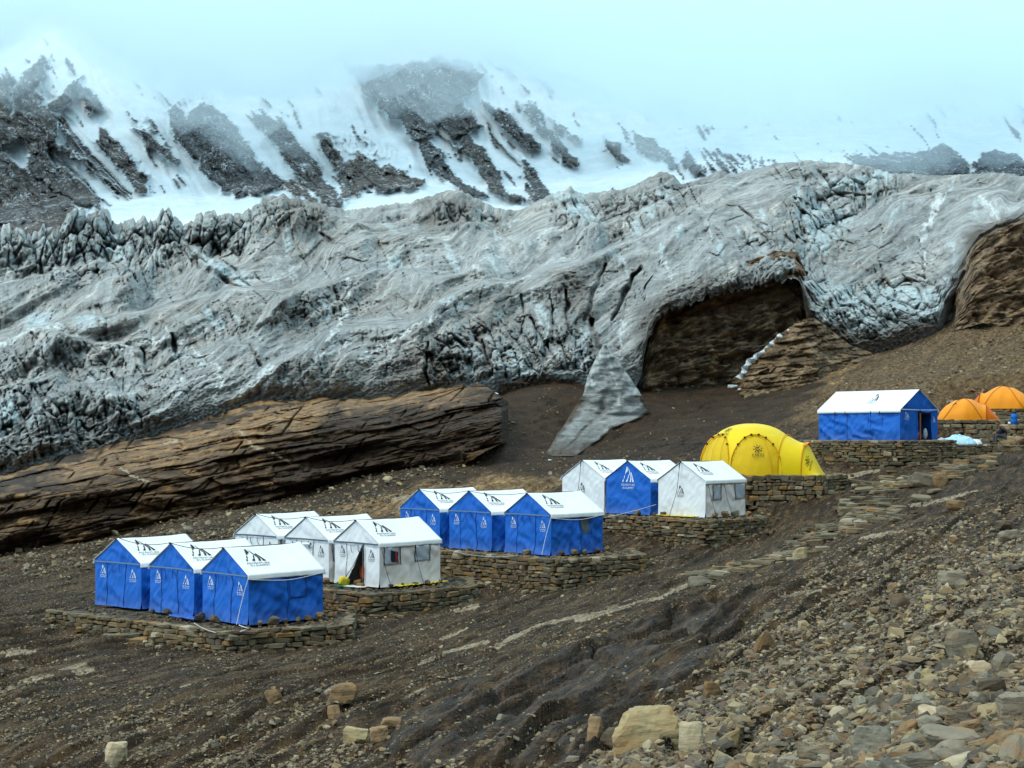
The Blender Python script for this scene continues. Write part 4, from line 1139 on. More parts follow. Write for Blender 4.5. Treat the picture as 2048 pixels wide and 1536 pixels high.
su = np.concatenate([p[0] for p in parts_]); sY = np.concatenate([p[1] for p in parts_]); ss = np.concatenate([p[2] for p in parts_])
sX = (su - CX) / F * sY
# no loose scree inside the terraces
keep = np.ones(len(sX), bool)
for poly, zt in TERR: keep &= ~(poly_sd(sX, sY, poly) > -0.35)
for b in BOULDERS[:1]:
    pass
sX, sY, ss, su2 = sX[keep], sY[keep], ss[keep], su[keep]
sZ = ground_z(sX, sY)
order = np.argsort(-(ss / sY))
n_thing = 260
big = order[:n_thing]; rest = order[n_thing:]
KINDS_L = [(0, "angular grey brown stone lying loose among others on the scree slope", M_GREY), (1, "angular tan stone lying loose among others on the scree slope", M_TAN), (2, "pale angular stone lying loose among others on the scree slope", M_PALE),
           (3, "dark angular stone lying loose among others on the scree slope", M_DARKR), (4, "slate grey stone lying loose among others on the scree slope", M_BLUEG)]
protos = {}
for kd, lab, mat in KINDS_L:
    protos[kd] = [big_rock("scree_stone_shape", 500 + kd * 10 + j, (1, .8, [.7, .4, .55, .3][j]), mat, [.5, .8, .3, .7][j]) for j in range(4)]
for i in big:
    kd = int(rs.choice([0, 0, 0, 1, 1, 2, 3, 4])); me = protos[kd][rs.randint(4)]
    o = bpy.data.objects.new("scree_stone", me); COL.objects.link(o)
    s = float(ss[i]); s = s * 1.05
    o.location = (float(sX[i]), float(sY[i]), float(sZ[i]) + s * .12)
    o.rotation_euler = (rs.normal(0, .3), rs.normal(0, .3), rs.uniform(0, 6.28)); o.scale = (s, s * rs.uniform(.7, 1.1), s * rs.uniform(.8, 1.2))
    nm_ = ["grey brown", "tan", "pale", "dark", "slate grey"][kd]
    uu_ = float(su2[i]); vv_ = HY - float(sZ[i]) * F / float(sY[i])
    zn = "near the right edge of the picture" if uu_ > 1900 else ("at the bottom edge" if vv_ > 1460 else ("in the upper scree" if vv_ < 1280 else ("beside the dark ledges" if uu_ < 1560 else "in the middle of the scree")))
    tag(o, "%s angular stone lying loose %s" % (nm_, zn), "stone", "%s scree stones %s" % (nm_, zn))
n = len(rest)
me = bpy.data.meshes.new("scree")
me.vertices.add(n)
me.vertices.foreach_set("co", np.stack([sX[rest], sY[rest], sZ[rest] + ss[rest] * .10], -1).astype(np.float32).ravel())
def vattr(me, name, arr, typ):
    a = me.attributes.new(name, typ, 'POINT')
    if typ == 'INT': a.data.foreach_set("value", arr.astype(np.int32))
    else: a.data.foreach_set("vector", arr.astype(np.float32).ravel())
vattr(me, "rot", np.stack([rs.normal(0, .35, n), rs.normal(0, .35, n), rs.uniform(0, 6.28, n)], -1), 'FLOAT_VECTOR')
sc3 = ss[rest][:, None] * np.stack([rs.uniform(.9, 1.5, n), rs.uniform(.7, 1.1, n), rs.uniform(.6, 1.1, n)], -1)
vattr(me, "scl", sc3, 'FLOAT_VECTOR')
vattr(me, "kind_index", rs.randint(0, len(ROCKS), n), 'INT')
scree = link("scree", me); tag(scree, kind='stuff')
rc = bpy.data.collections.new("stone_shapes")
for i, m in enumerate(ROCKS):
    rc.objects.link(bpy.data.objects.new("stone_shape_%02d" % i, m))
ng = bpy.data.node_groups.new("scatter_stones", 'GeometryNodeTree')
ng.interface.new_socket("Geometry", in_out='INPUT', socket_type='NodeSocketGeometry')
ng.interface.new_socket("Geometry", in_out='OUTPUT', socket_type='NodeSocketGeometry')
gi = ng.nodes.new("NodeGroupInput"); go = ng.nodes.new("NodeGroupOutput")
iop = ng.nodes.new("GeometryNodeInstanceOnPoints"); ci = ng.nodes.new("GeometryNodeCollectionInfo")
ci.inputs['Collection'].default_value = rc; ci.inputs['Separate Children'].default_value = True; ci.inputs['Reset Children'].default_value = True
def named(nm, typ):
    nd = ng.nodes.new("GeometryNodeInputNamedAttribute"); nd.data_type = typ; nd.inputs['Name'].default_value = nm
    return nd.outputs[0]
e2r = ng.nodes.new("FunctionNodeEulerToRotation")
ng.links.new(named("rot", 'FLOAT_VECTOR'), e2r.inputs[0]); ng.links.new(e2r.outputs[0], iop.inputs['Rotation'])
ng.links.new(named("scl", 'FLOAT_VECTOR'), iop.inputs['Scale'])
ng.links.new(named("kind_index", 'INT'), iop.inputs['Instance Index'])
iop.inputs['Pick Instance'].default_value = True
ng.links.new(ci.outputs[0], iop.inputs['Instance']); ng.links.new(gi.outputs[0], iop.inputs['Points']); ng.links.new(iop.outputs[0], go.inputs[0])
scree.modifiers.new("scatter", 'NODES').node_group = ng
print("stones", n, time.time() - T0)

# ------------------------------------------------------------------ the hillside that closes the view to the right and behind the photographer
nr, nc = 60, 120
th = np.linspace(math.radians(24.2), math.radians(215), nc)[None, :]; r = np.exp(np.linspace(math.log(5.5), math.log(230), nr))[:, None]
er = np.clip(r * math.cos(math.radians(24.2)), 5.5, 139)
ez = (HY - ground_v_fast(np.full(er.shape, 2374.0), er)) / F * er
hz = ez + np.clip(0.72 * r * np.sin(th - th[0, 0]) * 0.8, -40, 110) - 0.15
HX = r * np.sin(th); HYY = r * np.cos(th)
hz = hz + fbm(HX / 9, HYY / 9, 4, 5) * 1.2 * sstep(0, .3, th - th[0, 0])
me = new_mesh("hillside", np.stack([HX, HYY, hz], -1), grid_quads(nr, nc, True))
for nm in ("wet", "mud", "pale", "moss"): add_attr(me, nm, np.zeros(nr * nc))
add_attr(me, "ochre", np.full(nr * nc, .3))
o = link("hillside", me, M_GROUND); tag(o, kind='structure')
# ================================================================== DRY STONE TERRACES
def box_stone(name, seed):
    """a laid stone: unit box with knocked-off uneven edges"""
    r = random.Random(seed)
    bm = bmesh.new()
    bmesh.ops.create_cube(bm, size=1.0)
    for v in bm.verts:
        v.co.x += r.uniform(-.16, .14); v.co.z += r.uniform(-.22, .16); v.co.y += r.uniform(-.06, .06)
    bmesh.ops.bevel(bm, geom=list(bm.edges), offset=r.uniform(.07, .19), segments=1, affect='EDGES')
    for v in bm.verts: v.co += Vector((r.uniform(-.02, .02), r.uniform(-.03, .03), r.uniform(-.02, .02)))
    me = bpy.data.meshes.new(name); bm.to_mesh(me); bm.free()
    me.materials.append(M_WALLST)
    return me
LAID = [box_stone("laid_stone_shape", 40 + i) for i in range(12)]
k = NT("packed_earth", .9)
M_EARTH = k.done(k.ramp(k.noise(k.co('Object'), 3.0, 6), [(.35, (.026, .018, .011)), (.5, (.06, .043, .028)), (.65, (.14, .105, .07))]), k.bump(k.noise(k.co('Object'), 9, 5), .6, .04))

def along(pts, s):
    for (ax, ay), (bx, by) in zip(pts[:-1], pts[1:]):
        L = math.hypot(bx - ax, by - ay)
        if s <= L or (bx, by) == pts[-1]:
            t = min(s / L, 1.0)
            return ax + (bx - ax) * t, ay + (by - ay) * t, math.atan2(by - ay, bx - ax)
        s -= L
def total(pts): return sum(math.hypot(b[0] - a[0], b[1] - a[1]) for a, b in zip(pts[:-1], pts[1:]))

def terrace(key, zt, line, ro, lo, label, wscale=1.0, seed=0, taper=0.0, hmax=1.3):
    r = random.Random(seed)
    pts = [UY(u, Y) for u, Y in line]
    fr_pts = pts
    pts = pts + [(pts[-1][0] + ro[0], pts[-1][1] + ro[1])]
    L = total(pts)
    root = empty("stone_terrace", (pts[len(pts) // 2][0], pts[len(pts) // 2][1], zt - .6))
    tag(root, label, "terrace wall", "dry stone terraces under the tents")
    base = Vector(root.location)
    # earth fill
    poly = pts + [(pts[0][0] + lo[0], pts[0][1] + lo[1])]
    cx = sum(p[0] for p in poly) / len(poly); cy = sum(p[1] for p in poly) / len(poly)
    inner = [Vector((p[0] + (cx - p[0]) * .05, p[1] + (cy - p[1]) * .09, 0)) for p in poly]
    bm = bmesh.new()
    top = [bm.verts.new((p.x - base.x, p.y - base.y, zt - .05 - base.z)) for p in inner]
    f = bm.faces.new(top)
    bot_ = [bm.verts.new((p.x - base.x, p.y - base.y, zt - hmax - .4 - base.z)) for p in inner]
    for i in range(len(top)):
        j = (i + 1) % len(top); bm.faces.new((top[j], top[i], bot_[i], bot_[j]))
    bmesh.ops.triangulate(bm, faces=[f])
    for _ in range(4):
        bmesh.ops.subdivide_edges(bm, edges=[e for e in bm.edges if e.calc_length() > .6], cuts=1)
        bmesh.ops.triangulate(bm, faces=[q for q in bm.faces if len(q.verts) > 4])
    for v in bm.verts:
        if v.co.z > zt - .1 - base.z:
            v.co.z += .03 * float(perlin((v.co.x + base.x) * 2, (v.co.y + base.y) * 2, 3))
    bmesh.ops.recalc_face_normals(bm, faces=bm.faces)
    me = bpy.data.meshes.new("earth_fill"); bm.to_mesh(me); bm.free()
    link("earth_fill", me, M_EARTH, root)
    _ss = np.linspace(0, L, 260); _al = [along(pts, float(q_)) for q_ in _ss]
    _gz = ground_z(np.array([q_[0] + math.sin(q_[2]) * .12 for q_ in _al]), np.array([q_[1] - math.cos(q_[2]) * .12 for q_ in _al]))
    # stones course by course from the top down
    stones = []
    z = zt + r.uniform(-.01, .03); row = 0
    while z > zt - hmax:
        h = r.uniform(.07, .20) * wscale
        s = r.uniform(0, .15)
        while s < L:
            ln = min(r.choice([r.uniform(.10, .22), r.uniform(.18, .34), r.uniform(.3, .55)]) * wscale, .62)
            x, y, a = along(pts, min(s + ln / 2, L))
            x2, y2, a2 = along(pts, min(s + ln, L))
            nx, ny = math.sin(a), -math.cos(a)             # outward, towards the valley
            gz = float(np.interp(min(s + ln / 2, L), _ss, _gz))
            edge = min(s, L - s)
            low = zt - hmax
            zz = z
            if zz > gz - .03:
                bat = (zt - z) * .12                        # walls lean back a little
                stones.append((x + nx * (bat + r.uniform(-.05, .05)), y + ny * (bat + r.uniform(-.05, .05)), zz - h / 2, a + r.uniform(-.24, .24), ln * 1.0, r.uniform(.24, .36), h * r.uniform(.72, 1.08), r.uniform(-.10, .10)))
            s += ln
        z -= h * .985; row += 1
    # loose stones fallen at the foot and lying on the rim
    for _ in range(int(L * 3)):
        s = r.uniform(0, L); x, y, a = along(pts, s)
        nx, ny = math.sin(a), -math.cos(a); d = r.uniform(.2, .8)
        x += nx * d; y += ny * d
        gz = float(ground_z(np.array([x]), np.array([y]))[0])
        q = r.uniform(.06, .16)
        stones.append((x, y, gz + q * .25, r.uniform(0, 3), q * 1.4, q, q * .7, r.uniform(-.3, .3)))
    stones.sort(key=lambda t: -t[4] * t[6])
    for i, (x, y, zc, a, ln, dp, h, tl) in enumerate(stones[:292]):
        o = bpy.data.objects.new("stone", LAID[r.randrange(len(LAID))]); COL.objects.link(o)
        o.parent = root; o.location = (x - base.x, y - base.y, zc - base.z)
        o.rotation_euler = (r.choice([0, math.pi]) + r.uniform(-.06, .06), tl, a); o.scale = (ln, dp, h)
    rest = stones[292:]
    for _ in range(int(L * 22)):
        s = r.uniform(0, L); x, y, a = along(pts, s); d = -r.uniform(.05, 1.3) if r.random() < .8 else -r.uniform(.05, .4)
        q = r.uniform(.03, .09)
        rest.append((x + math.sin(a) * d, y - math.cos(a) * d, zt - .03 + q * .2, r.uniform(0, 3), q * 1.4, q, q * .7, r.uniform(-.3, .3)))
    if rest:
        vs, qs, off = [], [], 0
        src = [(np.array([v.co[:] for v in m.vertices]), [list(p.vertices) for p in m.polygons]) for m in LAID]
        bm = bmesh.new()
        for (x, y, zc, a, ln, dp, h, tl) in rest:
            co, fs = src[r.randrange(len(src))]
            M = Matrix.Translation((x - base.x, y - base.y, zc - base.z)) @ Euler((0, tl, a)).to_matrix().to_4x4() @ Matrix.Diagonal((ln, dp, h, 1))
            vv = [bm.verts.new(M @ Vector(c)) for c in co]
            for f_ in fs: bm.faces.new([vv[i] for i in f_])
        me = bpy.data.meshes.new("small_stones"); bm.to_mesh(me); bm.free()
        o = link("small_stones", me, M_WALLST, root); o['kind'] = 'stuff'
    return root

TL = {
 'blue3': "long dry stone terrace wall under the lowest row of three blue tents, at the left",
 'white3': "stone terrace wall under the three white tents with open door",
 'blue3b': "stone terrace wall under the middle row of three blue tents",
 'mixed3': "stone terrace wall under the row of white, blue and white tents",
 'dome': "low stone terrace wall in front of the yellow dome tent",
 'big': "stone terrace wall under the large blue tent with white roof",
 'yard': "low rubble bank in front of the seated person",
 'ledge': "stone bank behind the seated person, with the blue barrel on it",
 'orange1': "low stone wall under the front orange tent",
 'orange2': "low stone wall under the rear orange tent at the right edge"}
HM = {'blue3': 1.6, 'white3': 1.6, 'blue3b': 1.6, 'mixed3': 1.6, 'dome': 1.6, 'big': 1.6, 'yard': .9, 'ledge': 1.2, 'orange1': .9, 'orange2': .8}
for i, (key, zt, line, ro, lo) in enumerate(TERRACES):
    terrace(key, zt, line, ro, lo, TL[key], 1.0 if i < 4 else (1.12 if i < 6 else 1.25), 900 + i, .25 if key in ('blue3', 'white3', 'blue3b', 'mixed3', 'dome') else 0, HM[key])
print("terraces", time.time() - T0)

# ================================================================== CLOTH
def cloth(name, colour, rough=.65, trans=0.0, bumpsc=1.0, dirt=(.25, .2, .15), dirtamt=.0):
    k = NT(name, rough)
    co = k.co('Object')
    n = k.noise(k.mapping(co, (1, 1, .55), (0, .5, .3)), 3.2, 5, .6, .8)
    n2 = k.noise(co, 1.1, 3)
    col = k.mix(k.ramp(n2, [(.35, 0.0), (.7, .35)]), colour, tuple(c * .78 for c in colour))
    if dirtamt:
        sp = k.n("ShaderNodeSeparateXYZ"); k.l(co, sp.inputs[0])
        d = k.math('MULTIPLY', k.ramp(sp.outputs[2], [(0.0, 1.0), (.45, 0.0)]), k.ramp(n, [(.3, .2), (.7, 1.0)]))
        col = k.mix(k.math('MULTIPLY', d, dirtamt), col, dirt)
    return k.done(col, k.bump(n, .5, .05 * bumpsc))
M_BLUE = cloth("blue_canvas", (.010, .13, .56), .6, dirtamt=.25)
M_WHITE = cloth("white_canvas", (.84, .86, .87), .6, dirtamt=.35)
M_CREAM_LIT = cloth("cream_warm_lit_canvas", (.80, .73, .69), .7, dirtamt=.3)  # cream puts warm side light into the white walls; curtain and board share it
M_ROOF = cloth("white_roof_sheet", (.90, .90, .89), .45, bumpsc=.6)
M_YFLY = cloth("yellow_fly", (.86, .60, .004), .5, bumpsc=.5)
M_YPAN = cloth("amber_panel", (.74, .47, .004), .55, bumpsc=.7)
M_ORA = cloth("orange_fly", (.90, .30, .006), .5, bumpsc=.6)
M_ORAD = cloth("deep_orange_door", (.78, .17, .006), .5)
def flat(name, c, rough=.7, bump=None):
    k = NT(name, rough)
    if bump:
        n = k.noise(k.co('Object'), bump, 4)
        return k.done(k.mix(k.ramp(n, [(.3, 0.0), (.7, .4)]), c, tuple(x * .6 for x in c)), k.bump(n, .4, .02))
    return k.done(c)
M_BLK = flat("black_webbing", (.012, .013, .016)); M_SEAMB = flat("dark_blue_seam", (.006, .025, .17)); M_BAND = flat("grey_blue_band", (.16, .22, .30))
M_PRW = flat("white_print", (.78, .84, .88)); M_PRB = flat("black_print", (.012, .013, .016)); M_WROPE = flat("white_rope", (.7, .7, .68)); M_DROPE = flat("dark_rope", (.03, .03, .03))
M_STONEFOOT = M_WALLST
M_MESH = flat("grey_insect_mesh", (.09, .11, .12)); M_GREYBAND = flat("slate_band", (.10, .13, .16)); M_SKY_WIN = flat("frosted_window_sheet", (.42, .45, .50), .35)
M_YEL2 = flat("yellow_foam", (.80, .58, .03), bump=6.0); M_GREEN = flat("green_mat", (.01, .16, .06)); M_REDOR = flat("red_orange_bedding", (.45, .07, .02), bump=5.0); M_DARK = flat("dark_cloth", (.02, .015, .018), bump=8.0)
M_WOOD = flat("orange_brown_wood", (.30, .10, .03), bump=12.0)

def wrinkle(x, z, seed, amp=1.0, slack=1.0):
    """folds of hanging canvas: x across, z up (metres)"""
    w = fbm(x / .9 + seed, z / .9, 3, seed % 11)
    diag = perlin((x * .55 + z * .8) * 3.0 + w * 1.2, (x * .8 - z * .55) * .8, 2 + seed % 5)
    vert = perlin(x * 3.4 + w * .8, z * .5 + seed, 4 + seed % 5)
    fine = perlin((x * .8 - z * .6) * 7 + w, (x * .6 + z * .8) * 1.8, 6)
    return 1.7 * amp * (.030 * diag * slack + .018 * vert * slack + .012 * fine + .02 * w)

def panel(name, mat, parent, fn, nx, nz, mask=None, thick=0.0):
    """fn(s, t) -> x, y, z arrays on a grid"""
    S, T = np.meshgrid(np.linspace(0, 1, nx), np.linspace(0, 1, nz))
    x, y, z = fn(S, T)
    q = grid_quads(nz, nx)
    if mask is not None:
        ok = mask(S, T)
        q = q[ok.ravel()[q].all(1)]
    me = new_mesh(name, np.stack([x, y, z], -1), q)
    o = link(name, me, mat, parent)
    if thick:
        md = o.modifiers.new("thickness", 'SOLIDIFY'); md.thickness = thick; md.offset = -1
    return o

def tube(name, pts, r, mat, parent=None, sides=5):
    pts = [Vector(p) for p in pts]
    V, Q = [], []
    n = len(pts)
    for i, p in enumerate(pts):
        d = (pts[min(i + 1, n - 1)] - pts[max(i - 1, 0)]).normalized()
        a = d.cross(Vector((0, 0, 1)));
        if a.length < .01: a = d.cross(Vector((1, 0, 0)))
        a.normalize(); b = d.cross(a)
        for j in range(sides):
            t = 2 * math.pi * j / sides
            V.append(p + (a * math.cos(t) + b * math.sin(t)) * r)
    for i in range(n - 1):
        for j in range(sides):
            k2 = (j + 1) % sides
            Q.append((i * sides + j, i * sides + k2, (i + 1) * sides + k2, (i + 1) * sides + j))
    return link(name, new_mesh(name, V, Q), mat, parent)

def sag(a, b, drop, n=12, wob=0.0, seed=0):
    a, b = Vector(a), Vector(b); out = []
    for i in range(n + 1):
        t = i / n; p = a.lerp(b, t); p.z -= drop * 4 * t * (1 - t) - wob * math.sin(9 * t + seed); out.append(p)
    return out

def strip(name, pts, w, mat, parent, across=Vector((1, 0, 0)), lift=Vector((0, -1, 0)), th=.006):
    """flat webbing: ribbon through pts, w wide along 'across', raised a few mm"""
    V, Q = [], []
    for p in pts:
        p = Vector(p)
        for sgn, up in ((-1, 0), (1, 0), (1, 1), (-1, 1)):
            V.append(p + across * (sgn * w / 2) + lift * (th * up))
    for i in range(len(pts) - 1):
        b0, b1 = i * 4, i * 4 + 4
        for a_, b_ in ((0, 1), (1, 2), (2, 3), (3, 0)): Q.append((b0 + a_, b0 + b_, b1 + b_, b1 + a_))
    e = len(V) - 4
    Q += [(3, 2, 1, 0), (e, e + 1, e + 2, e + 3)]
    return link(name, new_mesh(name, V, Q, smooth=False), mat, parent)

# the mountain emblem and the words, as flat print
EMB = [[(0, 0), (.06, .16), (.10, .14), (.18, .42), (.22, .40), (.36, 1.0), (.42, .98), (.47, .74), (.42, .66), (.36, .60), (.34, .66), (.29, .50), (.26, .52), (.18, .20), (.14, .24), (.09, .0)],
       [(.30, .0), (.38, .16), (.43, .15), (.50, .36), (.56, .50), (.60, .48), (.44, .0)],
       [(.47, .98), (.60, .60), (.70, .30), (.66, .10), (.62, .0), (.74, .0), (.78, .22), (.69, .52), (.56, .82)],
       [(.70, .60), (.76, .66), (1.0, .0), (.84, .0), (.84, .2)]]
def font_mesh(txt, size=1.0):
    cu = bpy.data.curves.new("lettering", 'FONT'); cu.body = txt; cu.size = size; cu.align_x = 'CENTER'; cu.resolution_u = 2
    ob = bpy.data.objects.new("lettering", cu); COL.objects.link(ob)
    dg = bpy.context.evaluated_depsgraph_get(); dg.update()
    me = bpy.data.meshes.new_from_object(ob.evaluated_get(dg))
    bpy.data.objects.remove(ob)
    vs = [v.co.copy() for v in me.vertices]; fs = [tuple(p.vertices) for p in me.polygons]
    bpy.data.meshes.remove(me)
    w = max(v.x for v in vs) - min(v.x for v in vs); h = max(v.y for v in vs) - min(v.y for v in vs)
    return [((v.x) / w, v.y / h) for v in vs], fs, w / h
W_ADV = font_mesh("ADVENTURE"); W_SUM = font_mesh("IN SUMMIT"); W_KAI = font_mesh("KAILAS"); W_TAG = font_mesh("MADE TO CLIMB")
def tri_poly(pts):
    from mathutils.geometry import tessellate_polygon
    return [tuple(t) for t in tessellate_polygon([[Vector((x, y, 0)) for x, y in pts]])]
def emblem_2d(words=(("A", .30), ("S", .24))):
    V, T = [], []
    for pl in EMB:
        b = len(V); V += [(x - .5, y) for x, y in pl]; T += [tuple(b + i for i in t) for t in tri_poly(pl)]
    for (W_, fs, asp), wd, yb in ((W_ADV, 1.15, -.26), (W_SUM, .95, -.46)):
        b = len(V); h = wd / asp
        V += [(x * wd, yb + y * h) for x, y in W_]; T += [tuple(b + i for i in f) for f in fs]
    return V, T
def sun_2d():
    V, T = [], []
    def ring(r0, r1, a0, a1, n):
        b = len(V)
        for i in range(n + 1):
            a = a0 + (a1 - a0) * i / n
            V.extend([(math.cos(a) * r0, .55 + math.sin(a) * r0), (math.cos(a) * r1, .55 + math.sin(a) * r1)])
        for i in range(n): T.append((b + 2 * i, b + 2 * i + 1, b + 2 * i + 3, b + 2 * i + 2))
    ring(.15, .25, .9, 5.9, 18)
    b = len(V); V.extend([(.0, .52), (.16, .68), (.10, .74), (-.06, .60)]); T.append((b, b + 1, b + 2, b + 3))
    for i in range(8):
        a = i * math.pi / 4 + .15; c, s = math.cos(a), math.sin(a); b = len(V)
        V.extend([(c * .31 - s * .05, .55 + s * .31 + c * .05), (c * .31 + s * .05, .55 + s * .31 - c * .05), (c * .5 + s * .03, .55 + s * .5 - c * .03), (c * .5 - s * .05, .55 + s * .5 + c * .05)])
        T.append((b, b + 1, b + 2, b + 3))
    for (W_, fs, asp), wd, yb in ((W_KAI, 1.2, -.28), (W_TAG, 1.15, -.42)):
        b = len(V); h = wd / asp
        V += [(x * wd, yb + y * h) for x, y in W_]; T += [tuple(b + i for i in f) for f in fs]
    return V, T
EMB2 = emblem_2d(); SUN2 = sun_2d()
def decal(name, shape, fn, mat, parent, size):
    """fn(a, b) gives the 3D place of print coordinates a, b (metres on the cloth)"""
    V, T = shape
    P3 = [fn(x * size, y * size) for x, y in V]
    me = bpy.data.meshes.new(name); me.from_pydata([tuple(p) for p in P3], [], T); me.update()
    return link(name, me, mat, parent)

# ================================================================== RIDGE TENTS
TW, TLn, TH, TR = 2.15, 2.53, 1.32, .68
HEAD = math.radians(-44.3)
def ridge_tent(name, loc, rz, kind, label, group, opt):
    """kind: blue / white; opt: dict of what this tent shows"""
    W, L, H, R = opt.get('dims', (TW, TLn, TH, TR))
    root = empty(name, loc, rz)
    tag(root, label, "tent", group)
    sd = opt.get('seed', 1)
    blue = kind == 'blue'
    mf = M_BLUE if blue else M_WHITE; ms = M_BLUE if blue else M_CREAM_LIT  # white tents: side walls coloured cream for the warm light on them
    seam = M_SEAMB if blue else M_BAND
    pm = M_PRW if blue else M_PRB
    lean = opt.get('lean', 0.0)
    def damp(x, z):
        d = np.ones(np.shape(x))
        for (lx, lz, s_) in opt.get('logos', ((-.82 * W, .78 * H, .26), (-.17 * W, .73 * H, .26))):
            d = d * (1 - .8 * np.exp(-(((x - lx) / (s_ * .8)) ** 2 + ((z - lz) / (s_ * .8)) ** 2)))
        return d
    def front(S, T, y0=0.0, amp=1.0, sgn=-1):
        x = -W * (1 - S); zt = H + R * (1 - np.abs(2 * S - 1)); z = T * zt
        hem = np.exp(-z / .12) * .05 * (1 + fbm(x * 3, z * 0, 2, sd))
        ed = sstep(0, .06, S) * (1 - sstep(.94, 1, S)) * (1 - sstep(.9, 1, T) )
        d = wrinkle(x, z, sd, amp * (1.0 if blue else .55)) * ed * damp(x, z)
        return x + lean * z, y0 + sgn * (d + hem), z
    gap = opt.get('gap')
    mask = None
    if gap:   # door standing open: a tall triangle with the flap drawn aside
        def mask(S, T):
            zt = H + R * (1 - np.abs(2 * S - 1)); z = T * zt; xr = S
            return ~((xr < .66) & (xr > .66 - .40 * (1 - z / 1.28)) & (z < 1.27))
    panel("front_wall", mf, root, front, 70, 50, mask)
    panel("back_wall", mf, root, lambda S, T: front(S, T, L, .6, 1), 20, 20)
    def side(x0, sg):
        def f(S, T):
            y = L * S; z = T * H
            d = wrinkle(y + 3, z, sd + 3, 1.4 if blue else .8, 1.3) * sstep(0, .05, S) * (1 - sstep(.95, 1, S)) * (1 - .8 * sstep(.85, 1, T))
            sc_ = .05 * np.sin(np.pi * S) * (1 - T) * opt.get('belly', 1)
            return x0 + sg * (d + sc_ + .04 * np.exp(-z / .1)) + lean * z, y, z
        return f
    panel("side_wall", ms, root, side(0, 1), 60, 34)
    panel("side_wall", ms, root, side(-W, -1), 30, 18)
    # roof: two slopes and the hem that hangs over the side walls
    ov = .05; hem = .13
    half = W / 2
    def roof(S, T):
        y = -ov + (L + 2 * ov) * S
        # T 0..1 goes from right hem over the ridge to left hem
        q = T * 2 - 1; aq = np.abs(q)
        inside = np.clip(aq / .84, 0, 1); hang = np.clip((aq - .84) / .16, 0, 1)
        x = -half + np.sign(-q) * (half + .035) * inside + np.sign(-q) * .012 * hang
        z = H + .02 + (R + .02) * (1 - inside) - hem * hang
        sg = .035 * np.sin(np.pi * S) * np.sin(np.pi * inside) + .012 * fbm(y * 1.3 + sd, q * 3, 3, sd)
        z = z - sg - .018 * np.sin(np.pi * S) * (1 - inside) + hang * .008 * perlin(y * 6, q * 0, sd)
        x = x + hang * np.sign(-q) * .012 * perlin(y * 5, q * 0 + 4, sd)
        return x + lean * z, y, z
    rf = panel("roof", M_ROOF, root, roof, 40, 50, None, .008)
    # dark edge binding along the front gable of the roof
    if opt.get('closed') is None:
        bz = H - .02
        for dz, w_ in ((0, .035),) if blue else ((0, .05),):
            strip("eave_band", [(-W + .02, -.045, bz), (-W / 2, -.055, bz + .012), (-.02, -.045, bz)], w_, M_BAND if blue else M_GREYBAND, root, Vector((0, 0, 1)))
        for s_, z0, nm in ((.27, 1.28, "door_seam"), (.66, 1.28, "zip_seam")):
            if gap and s_ > .5: continue
            pts = []
            for i in range(15):
                z = .02 + (z0 - .02) * i / 14
                S_ = np.array([s_ + .01 * math.sin(z * 4 + sd)]); zt = H + R * (1 - abs(2 * S_ - 1))
                x, y, zz = front(S_, np.array([z / zt[0]]))
                pts.append((float(x[0]), float(y[0]) - .006, z))
            strip(nm, pts, .016 if s_ < .5 else .026, seam if blue else M_GREYBAND, root)
        for s_ in (.40, .56):
            x = -W * (1 - s_)
            strip("tie_tape", [(x, -.055, 1.25), (x + .01, -.065, 1.12), (x + .004 * sd, -.06, 1.0)], .022, M_BLK if not blue else M_SEAMB, root)
    for lx, lz, s_ in opt.get('logos', ((-.82 * W, .78 * H, .26), (-.17 * W, .73 * H, .26))):
        def fn(a_, b_, lx=lx, lz=lz):
            x = lx + a_; z = lz + b_ - .08
            S_ = np.array([1 + x / W]); zt = H + R * (1 - abs(2 * S_ - 1))
            X_, Y_, Z_ = front(S_, np.array([z / zt[0]]))
            return (float(X_[0]), float(Y_[0]) - .010, z)
        decal("emblem_print", EMB2, fn, pm, root, s_)
    # print on the right roof slope, read from the side
    def rfn(a_, b_):
        y = L * .245 + a_ * 1.45; q = .52 - b_ * .9
        S_ = np.array([(y + ov) / (L + 2 * ov)]); T_q = np.array([(1 - (q) * .84) / 2])
        X_, Y_, Z_ = roof(S_, T_q)
        n_ = Vector((R, 0, half)).normalized()
        return (float(X_[0]) + n_.x * .014, float(Y_[0]), float(Z_[0]) + n_.z * .014)
    if opt.get('roofprint', True): decal("roof_print", EMB2, rfn, M_PRB, root, opt.get('rsize', .46))
    # windows in the right side wall
    for (y0, y1, z0, z1, kd) in opt.get('windows', ()):
        mw = {'flap': ms, 'mesh': M_MESH, 'sheet': M_SKY_WIN}[kd]
        if kd == 'mesh':
            def wf(S, T, y0=y0, y1=y1, z0=z0, z1=z1):
                y = y0 + (y1 - y0) * S; z = z0 + (z1 - z0) * T
                X_, Y_, Z_ = side(0, 1)(y / L, z / H); return X_ + .012, Y_, Z_
            panel("window", mw, root, wf, 10, 10, lambda S, T: ~((T < .12) & ((S < .15) | (S > .85))))
        else:
            def wf(S, T, y0=y0, y1=y1, z0=z0, z1=z1):
                y = y0 + (y1 - y0) * S; z = z0 + (z1 - z0) * T
                X_, Y_, Z_ = side(0, 1)(y / L, z / H)
                return X_ + .018 + .012 * np.sin(np.pi * S) * (1 - T) + .006 * fbm(y * 5, z * 5, 2, sd), Y_, Z_
            w_ = panel("window_flap", mw, root, wf, 14, 14, None, .006)
